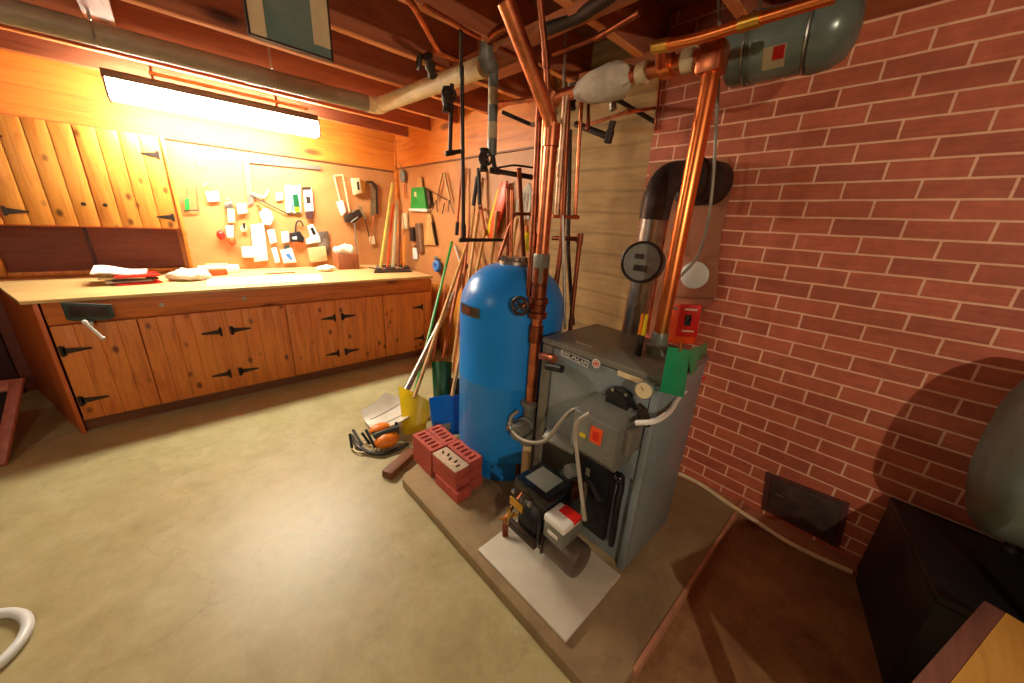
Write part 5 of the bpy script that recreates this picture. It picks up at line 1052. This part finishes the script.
add(t, 'sole', [(2.125, 4.005, 1.439), (2.125, 3.885, 1.455), (2.125, 3.855, 1.129), (2.125, 3.978, 1.106)], 0.03, 'galv', OUTR, bev=0.003); add(t, 'handle', [(2.125, 4.160, 1.387), (2.125, 4.057, 1.403), (2.125, 4.044, 1.242), (2.125, 4.146, 1.234)], 0.03, 'iron', OUTR, bev=0.006); addtube(t, 'knob', [(2.125, 4.073, 1.180), (2.085, 3.997, 1.186)], 0.016, 'box_wood', OUTR); add(t, 'blade_tip', [(2.125, 4.127, 1.152), (2.125, 3.999, 1.163), (2.125, 4.007, 1.031), (2.125, 4.111, 1.020)], 0.01, 'white', OUTR)
t = hang('wooden_float', 'tapered tan wooden float hanging right of the hand plane', 'float', [(2.125, 3.720, 1.556), (2.125, 3.655, 1.557), (2.125, 3.558, 1.232), (2.125, 3.827, 1.211)], 0.02, 'handle_wood', OUTR); add(t, 'edge', [(2.125, 3.636, 1.474), (2.125, 3.615, 1.474), (2.125, 3.536, 1.234), (2.125, 3.558, 1.232)], 0.025, 'iron', OUTR)
b = BM(); torus(b, (2.095, 3.514, 1.006), (1, 0, 0), 0.042, 0.028, 24, 10); solo('tape_roll', b, 'tape_blue', 'blue tape roll hanging just right of the bench end', 'tape roll')
b = BM(); blob(b, (2.105, 3.550, 1.091), (0.02, 0.045, 0.02), 2); solo('cable_clip', b, 'box_grey', 'small grey lump above the blue tape roll', 'clip')
t = thing('hedge_shears', 'hedge shears with black grips and tan blades on the right pegboard', 'shears', (2.125, 2.760, 1.780))
addtube(t, 'grip', [(2.125, 2.846, 1.643), (2.125, 2.794, 1.890)], 0.018, 'black', OUTR, 0.03); addtube(t, 'grip', [(2.125, 2.724, 1.652), (2.125, 2.753, 1.953)], 0.018, 'black', OUTR, 0.05)
addtube(t, 'blade', [(2.125, 2.830, 1.643), (2.125, 2.884, 1.350)], 0.013, 'handle_wood', OUTR, 0.03); addtube(t, 'blade', [(2.125, 2.725, 1.660), (2.125, 2.637, 1.384)], 0.013, 'handle_red', OUTR, 0.04); addtube(t, 'pivot', [(2.115, 2.770, 1.625), (2.065, 2.705, 1.622)], 0.012, 'iron', OUTR)
for n, (p, q, m_, lb) in enumerate((((2.125, 3.040, 1.997), (2.125, 3.125, 1.364), 'handle_red', 'long tan crutch shaft beside the black drop pipe'), ((2.125, 2.999, 1.977), (2.125, 2.993, 1.343), 'handle_wood', 'second tan crutch shaft just right of the black drop pipe'))):
    t = thing('crutch', lb, 'crutch', Vector(q)[:]); addtube(t, 'shaft', [p, q], 0.011, m_, OUTR, 0.03); a = Vector(p).lerp(Vector(q), 0.8); addtube(t, 'rubber_grip', [a, q], 0.019, 'black', OUTR, 0.03)

# ------------------------------------------------------------------ garden tools behind the tank and on the floor
WX = 2.10
def lean(name, label, cat, top, bot, r, mat): return stick(name, label, cat, bot, top, r, mat)
t = lean('garden_rake', 'green handled fan rake leaning on the right wall beside the bench', 'rake', (2.105, 3.224, 1.288), (1.202, 2.387, 0.160), 0.013, 'leaf_green')
a = Vector((1.202, 2.387, 0.160))
for k in range(11):
    ang = (k - 5) * 0.16; b = BM(); dv = Vector((-0.55, -0.45, -0.35)); sd = Vector((0.6, -0.75, 0)); e = a + dv * 0.25 * (1 - 0.05 * abs(k - 5)) + sd * 0.34 * math.sin(ang)
    e.z = max(e.z, 0.075); tube(b, [a, e, e + Vector((0, 0, -0.02))], 0.003, 5); part('tine', b, 'iron', t)
# metal snow shovel
t = thing('snow_shovel', 'aluminium snow shovel with pale blade lying on the floor by the rake', 'shovel', (0.802, 2.253, 0.020))
s0 = Vector((1.058, 2.321, 0.170)); s1 = Vector((2.045, 2.933, 0.968)); b = BM(); tube(b, [s0, s1], 0.024, 12); part('shaft', b, 'galv', t)
hd = (s1 - s0).normalized(); b = BM(); tube(b, rounded([s1, s1 + Vector((0.0, 0.06, 0.05)), s1 + Vector((0, 0.06, 0.13)), s1 + Vector((0.02, -0.05, 0.13)), s1], 0.03), 0.013, 8); part('grip', b, 'black', t)
c00, c10, c11, c01 = Vector((0.799, 2.496, 0.030)), Vector((0.793, 2.212, 0.020)), Vector((0.931, 2.066, 0.090)), Vector((0.976, 2.426, 0.160))
cm = Vector((1.075, 2.190, 0.170)); rows = []
for i in range(7):
    u = i / 6; p = c00.lerp(c10, u); q = c01.lerp(c11, u); mid = cm
    rows.append([p.lerp(q, v) + Vector((0, 0, -0.05 * math.sin(math.pi * v) * 0.4 + 0.05 * (abs(u - 0.5) * 2) ** 3)) + (cm - (c01 + c11) / 2) * (v ** 3) * (1 - (2 * u - 1) ** 2) for v in [j / 6 for j in range(7)]])
part('blade', grid_sheet(rows, 0.006), 'sheet', t)
for k in (2, 4):
    b = BM(); r_ = rows[k]; tube(b, [Vector(p) + Vector((0, 0, 0.006)) for p in r_[1:]], 0.005, 6); part('rib', b, 'galv', t)
# yellow scoop
def scoop(name, label, corners, depth, mat, handle, hr, hmat):
    t = thing(name, label, 'shovel', Vector(corners[0])[:]); A, B, C_, D_ = [Vector(c) for c in corners]; n = (B - A).cross(D_ - A).normalized(); rows = []
    for i in range(7):
        u = i / 6; rows.append([A.lerp(B, u).lerp(D_.lerp(C_, u), v) + n * depth * (1 - (2 * u - 1) ** 2) * (0.4 + 0.6 * v) for v in [j / 6 for j in range(7)]])
    part('blade', grid_sheet(rows, 0.006), mat, t)
    if handle: b = BM(); tube(b, handle, hr, 10); part('shaft', b, hmat, t)
    return t
scoop('snow_shovel', 'yellow plastic shovel standing behind the pale metal shovel blade', [(0.953, 2.088, 0.020), (1.066, 2.001, 0.020), (1.166, 2.067, 0.220), (1.028, 2.295, 0.300)], 0.06, 'yellow', [(1.045, 2.093, 0.280), (2.095, 2.893, 1.377)], 0.014, 'handle_wood')
scoop('snow_shovel', 'blue plastic shovel leaning beside the blue tank behind the bricks', [(1.098, 1.929, 0.020), (1.329, 1.798, 0.020), (1.316, 1.836, 0.320), (1.092, 1.963, 0.320)], -0.04, 'blue', [(1.226, 1.878, 0.330), (2.095, 2.661, 1.435)], 0.014, 'handle_wood')
t = scoop('garden_spade', 'dark green spade blade standing between the rake and blue tank', [(1.359, 2.358, 0.030), (1.466, 2.278, 0.030), (1.586, 2.431, 0.320), (1.445, 2.529, 0.320)], 0.03, 'dark_green', [(1.560, 2.535, 0.330), (2.075, 2.914, 1.329)], 0.016, 'handle_red')
scoop('grey_shovel', 'grey shovel blade half hidden behind the green spade', [(1.444, 2.274, 0.020), (1.525, 2.214, 0.020), (1.584, 2.287, 0.220), (1.508, 2.341, 0.220)], 0.02, 'iron', [(1.570, 2.343, 0.260), (2.075, 2.746, 1.570)], 0.014, 'handle_wood')
lean('garden_hoe', 'reddish handled hoe leaning left of the shovel shaft', 'hoe', (2.105, 3.345, 0.818), (1.812, 3.172, 0.020), 0.013, 'handle_red')
lean('wooden_pole', 'brown greenish pole leaning against the side of the blue tank', 'pole', (2.065, 2.975, 0.723), (1.840, 2.819, 0.020), 0.020, 'handle_wood')
b = BM(); tube(b, [(2.095, 3.153, 1.253), (2.095, 3.042, 1.063)], 0.010, 8); solo('paint_scraper', b, 'white', 'small white scraper hanging beside the green rake handle top', 'scraper')
lean('broom', 'tan broomstick rising behind the blue tank left of the mop', 'broom', (2.07, 2.47, 1.60), (1.93, 2.50, 0.012), 0.014, 'handle_wood')
lean('broom', 'reddish broomstick crossing behind the left of the tank top', 'broom', (2.05, 2.85, 1.46), (1.72, 2.60, 0.012), 0.012, 'handle_red')
lean('broom', 'thin tan stick between the two risers above the blue tank', 'broom', (2.07, 2.22, 1.55), (1.97, 2.24, 0.012), 0.011, 'handle_wood')
t = thing('string_trimmer', 'orange and yellow paddle shaped blade hung right of the hedge shears', 'tool', (2.125, 2.495, 1.611))
add(t, 'orange_blade', [(2.125, 2.457, 1.826), (2.125, 2.382, 1.839), (2.125, 2.393, 1.652), (2.125, 2.521, 1.373), (2.125, 2.591, 1.351), (2.125, 2.572, 1.509)], 0.02, 'orange_red', OUTR, 0.02, 0.003); add(t, 'yellow_blade', [(2.125, 2.519, 1.773), (2.125, 2.454, 1.787), (2.125, 2.570, 1.483), (2.125, 2.621, 1.367), (2.125, 2.653, 1.418)], 0.015, 'yellow', OUTR, 0.01, 0.003); addtube(t, 'handle', [(2.125, 2.389, 1.770), (2.125, 2.349, 1.580)], 0.014, 'box_wood', OUTR, 0.03)
t = thing('mop', 'white rope mop head hanging beside the risers', 'mop', (2.125, 2.169, 1.727))
for k in range(12):
    x0_ = 524 + 0.8 * k; b = BM(); yo = 0.03 * k - 0.16
    q0 = Vector((2.075, 2.104, 1.800)); q1 = Vector((2.075, 2.124, 1.551)); tube(b, smooth([q0, q0.lerp(q1, 0.5) + Vector((0.01 * math.sin(k * 2.1), yo * 0.5, 0)), q1 + Vector((0.02 * math.cos(k * 1.3), yo * 0.55, 0.02 * math.sin(k * 3.0)))]), 0.011, 6); part('strand', b, 'rope', t)
addtube(t, 'handle', [(2.095, 2.201, 1.650), (2.095, 2.324, 1.183)], 0.012, 'handle_wood', OUTR)
t = thing('yellow_bottle', 'yellow bottle shape hanging behind the pipes above the tank', 'bottle', (2.125, 2.124, 1.382))
b = BM(); blob(b, (2.075, 2.084, 1.369), (0.045, 0.045, 0.075), 3); part('body', b, 'yellow', t); addtube(t, 'neck', [(2.075, 2.096, 1.492), (2.075, 2.089, 1.415)], 0.015, 'orange', OUTR)
# orange and black power tool on the floor
t = thing('hand_tool', 'orange and black corded tool lying on the floor before the shovels', 'tool', (0.803, 2.081, 0.020))
b = BM(); blob(b, (0.809, 2.042, 0.055), (0.085, 0.06, 0.05), 3); part('motor_body', b, 'orange', t)
b = BM(); blob(b, (0.815, 2.168, 0.075), (0.075, 0.05, 0.04), 3); part('handle_body', b, 'orange', t)
b = BM(); tube(b, [(0.730, 2.078, 0.100), (0.901, 2.046, 0.120)], 0.016, 10); part('dark_band', b, 'vise', t)
b = BM(); tube(b, smooth([(0.654, 2.269, 0.030), (0.644, 2.129, 0.030), (0.676, 2.039, 0.020), (0.738, 1.963, 0.020), (0.842, 1.949, 0.020), (0.889, 1.894, 0.070)]), 0.012, 8); part('guide_bar', b, 'black', t)
for p, q in (((0.629, 2.224, 0.080), (0.610, 2.145, 0.020)), ((0.662, 2.260, 0.080), (0.669, 2.124, 0.030)), ((0.701, 2.202, 0.070), (0.719, 2.117, 0.020)), ((0.721, 2.176, 0.100), (0.727, 2.050, 0.030)), ((0.738, 2.093, 0.120), (0.750, 2.049, 0.060)), ((0.899, 2.087, 0.140), (0.895, 2.056, 0.060))):
    b = BM(); tube(b, [p, q], 0.010, 7); part('strut', b, 'black', t)
b = BM(); torus(b, (0.685, 2.115, 0.020), (0, 0, 1), 0.07, 0.006, 20, 6); part('cord', b, 'cream', t)
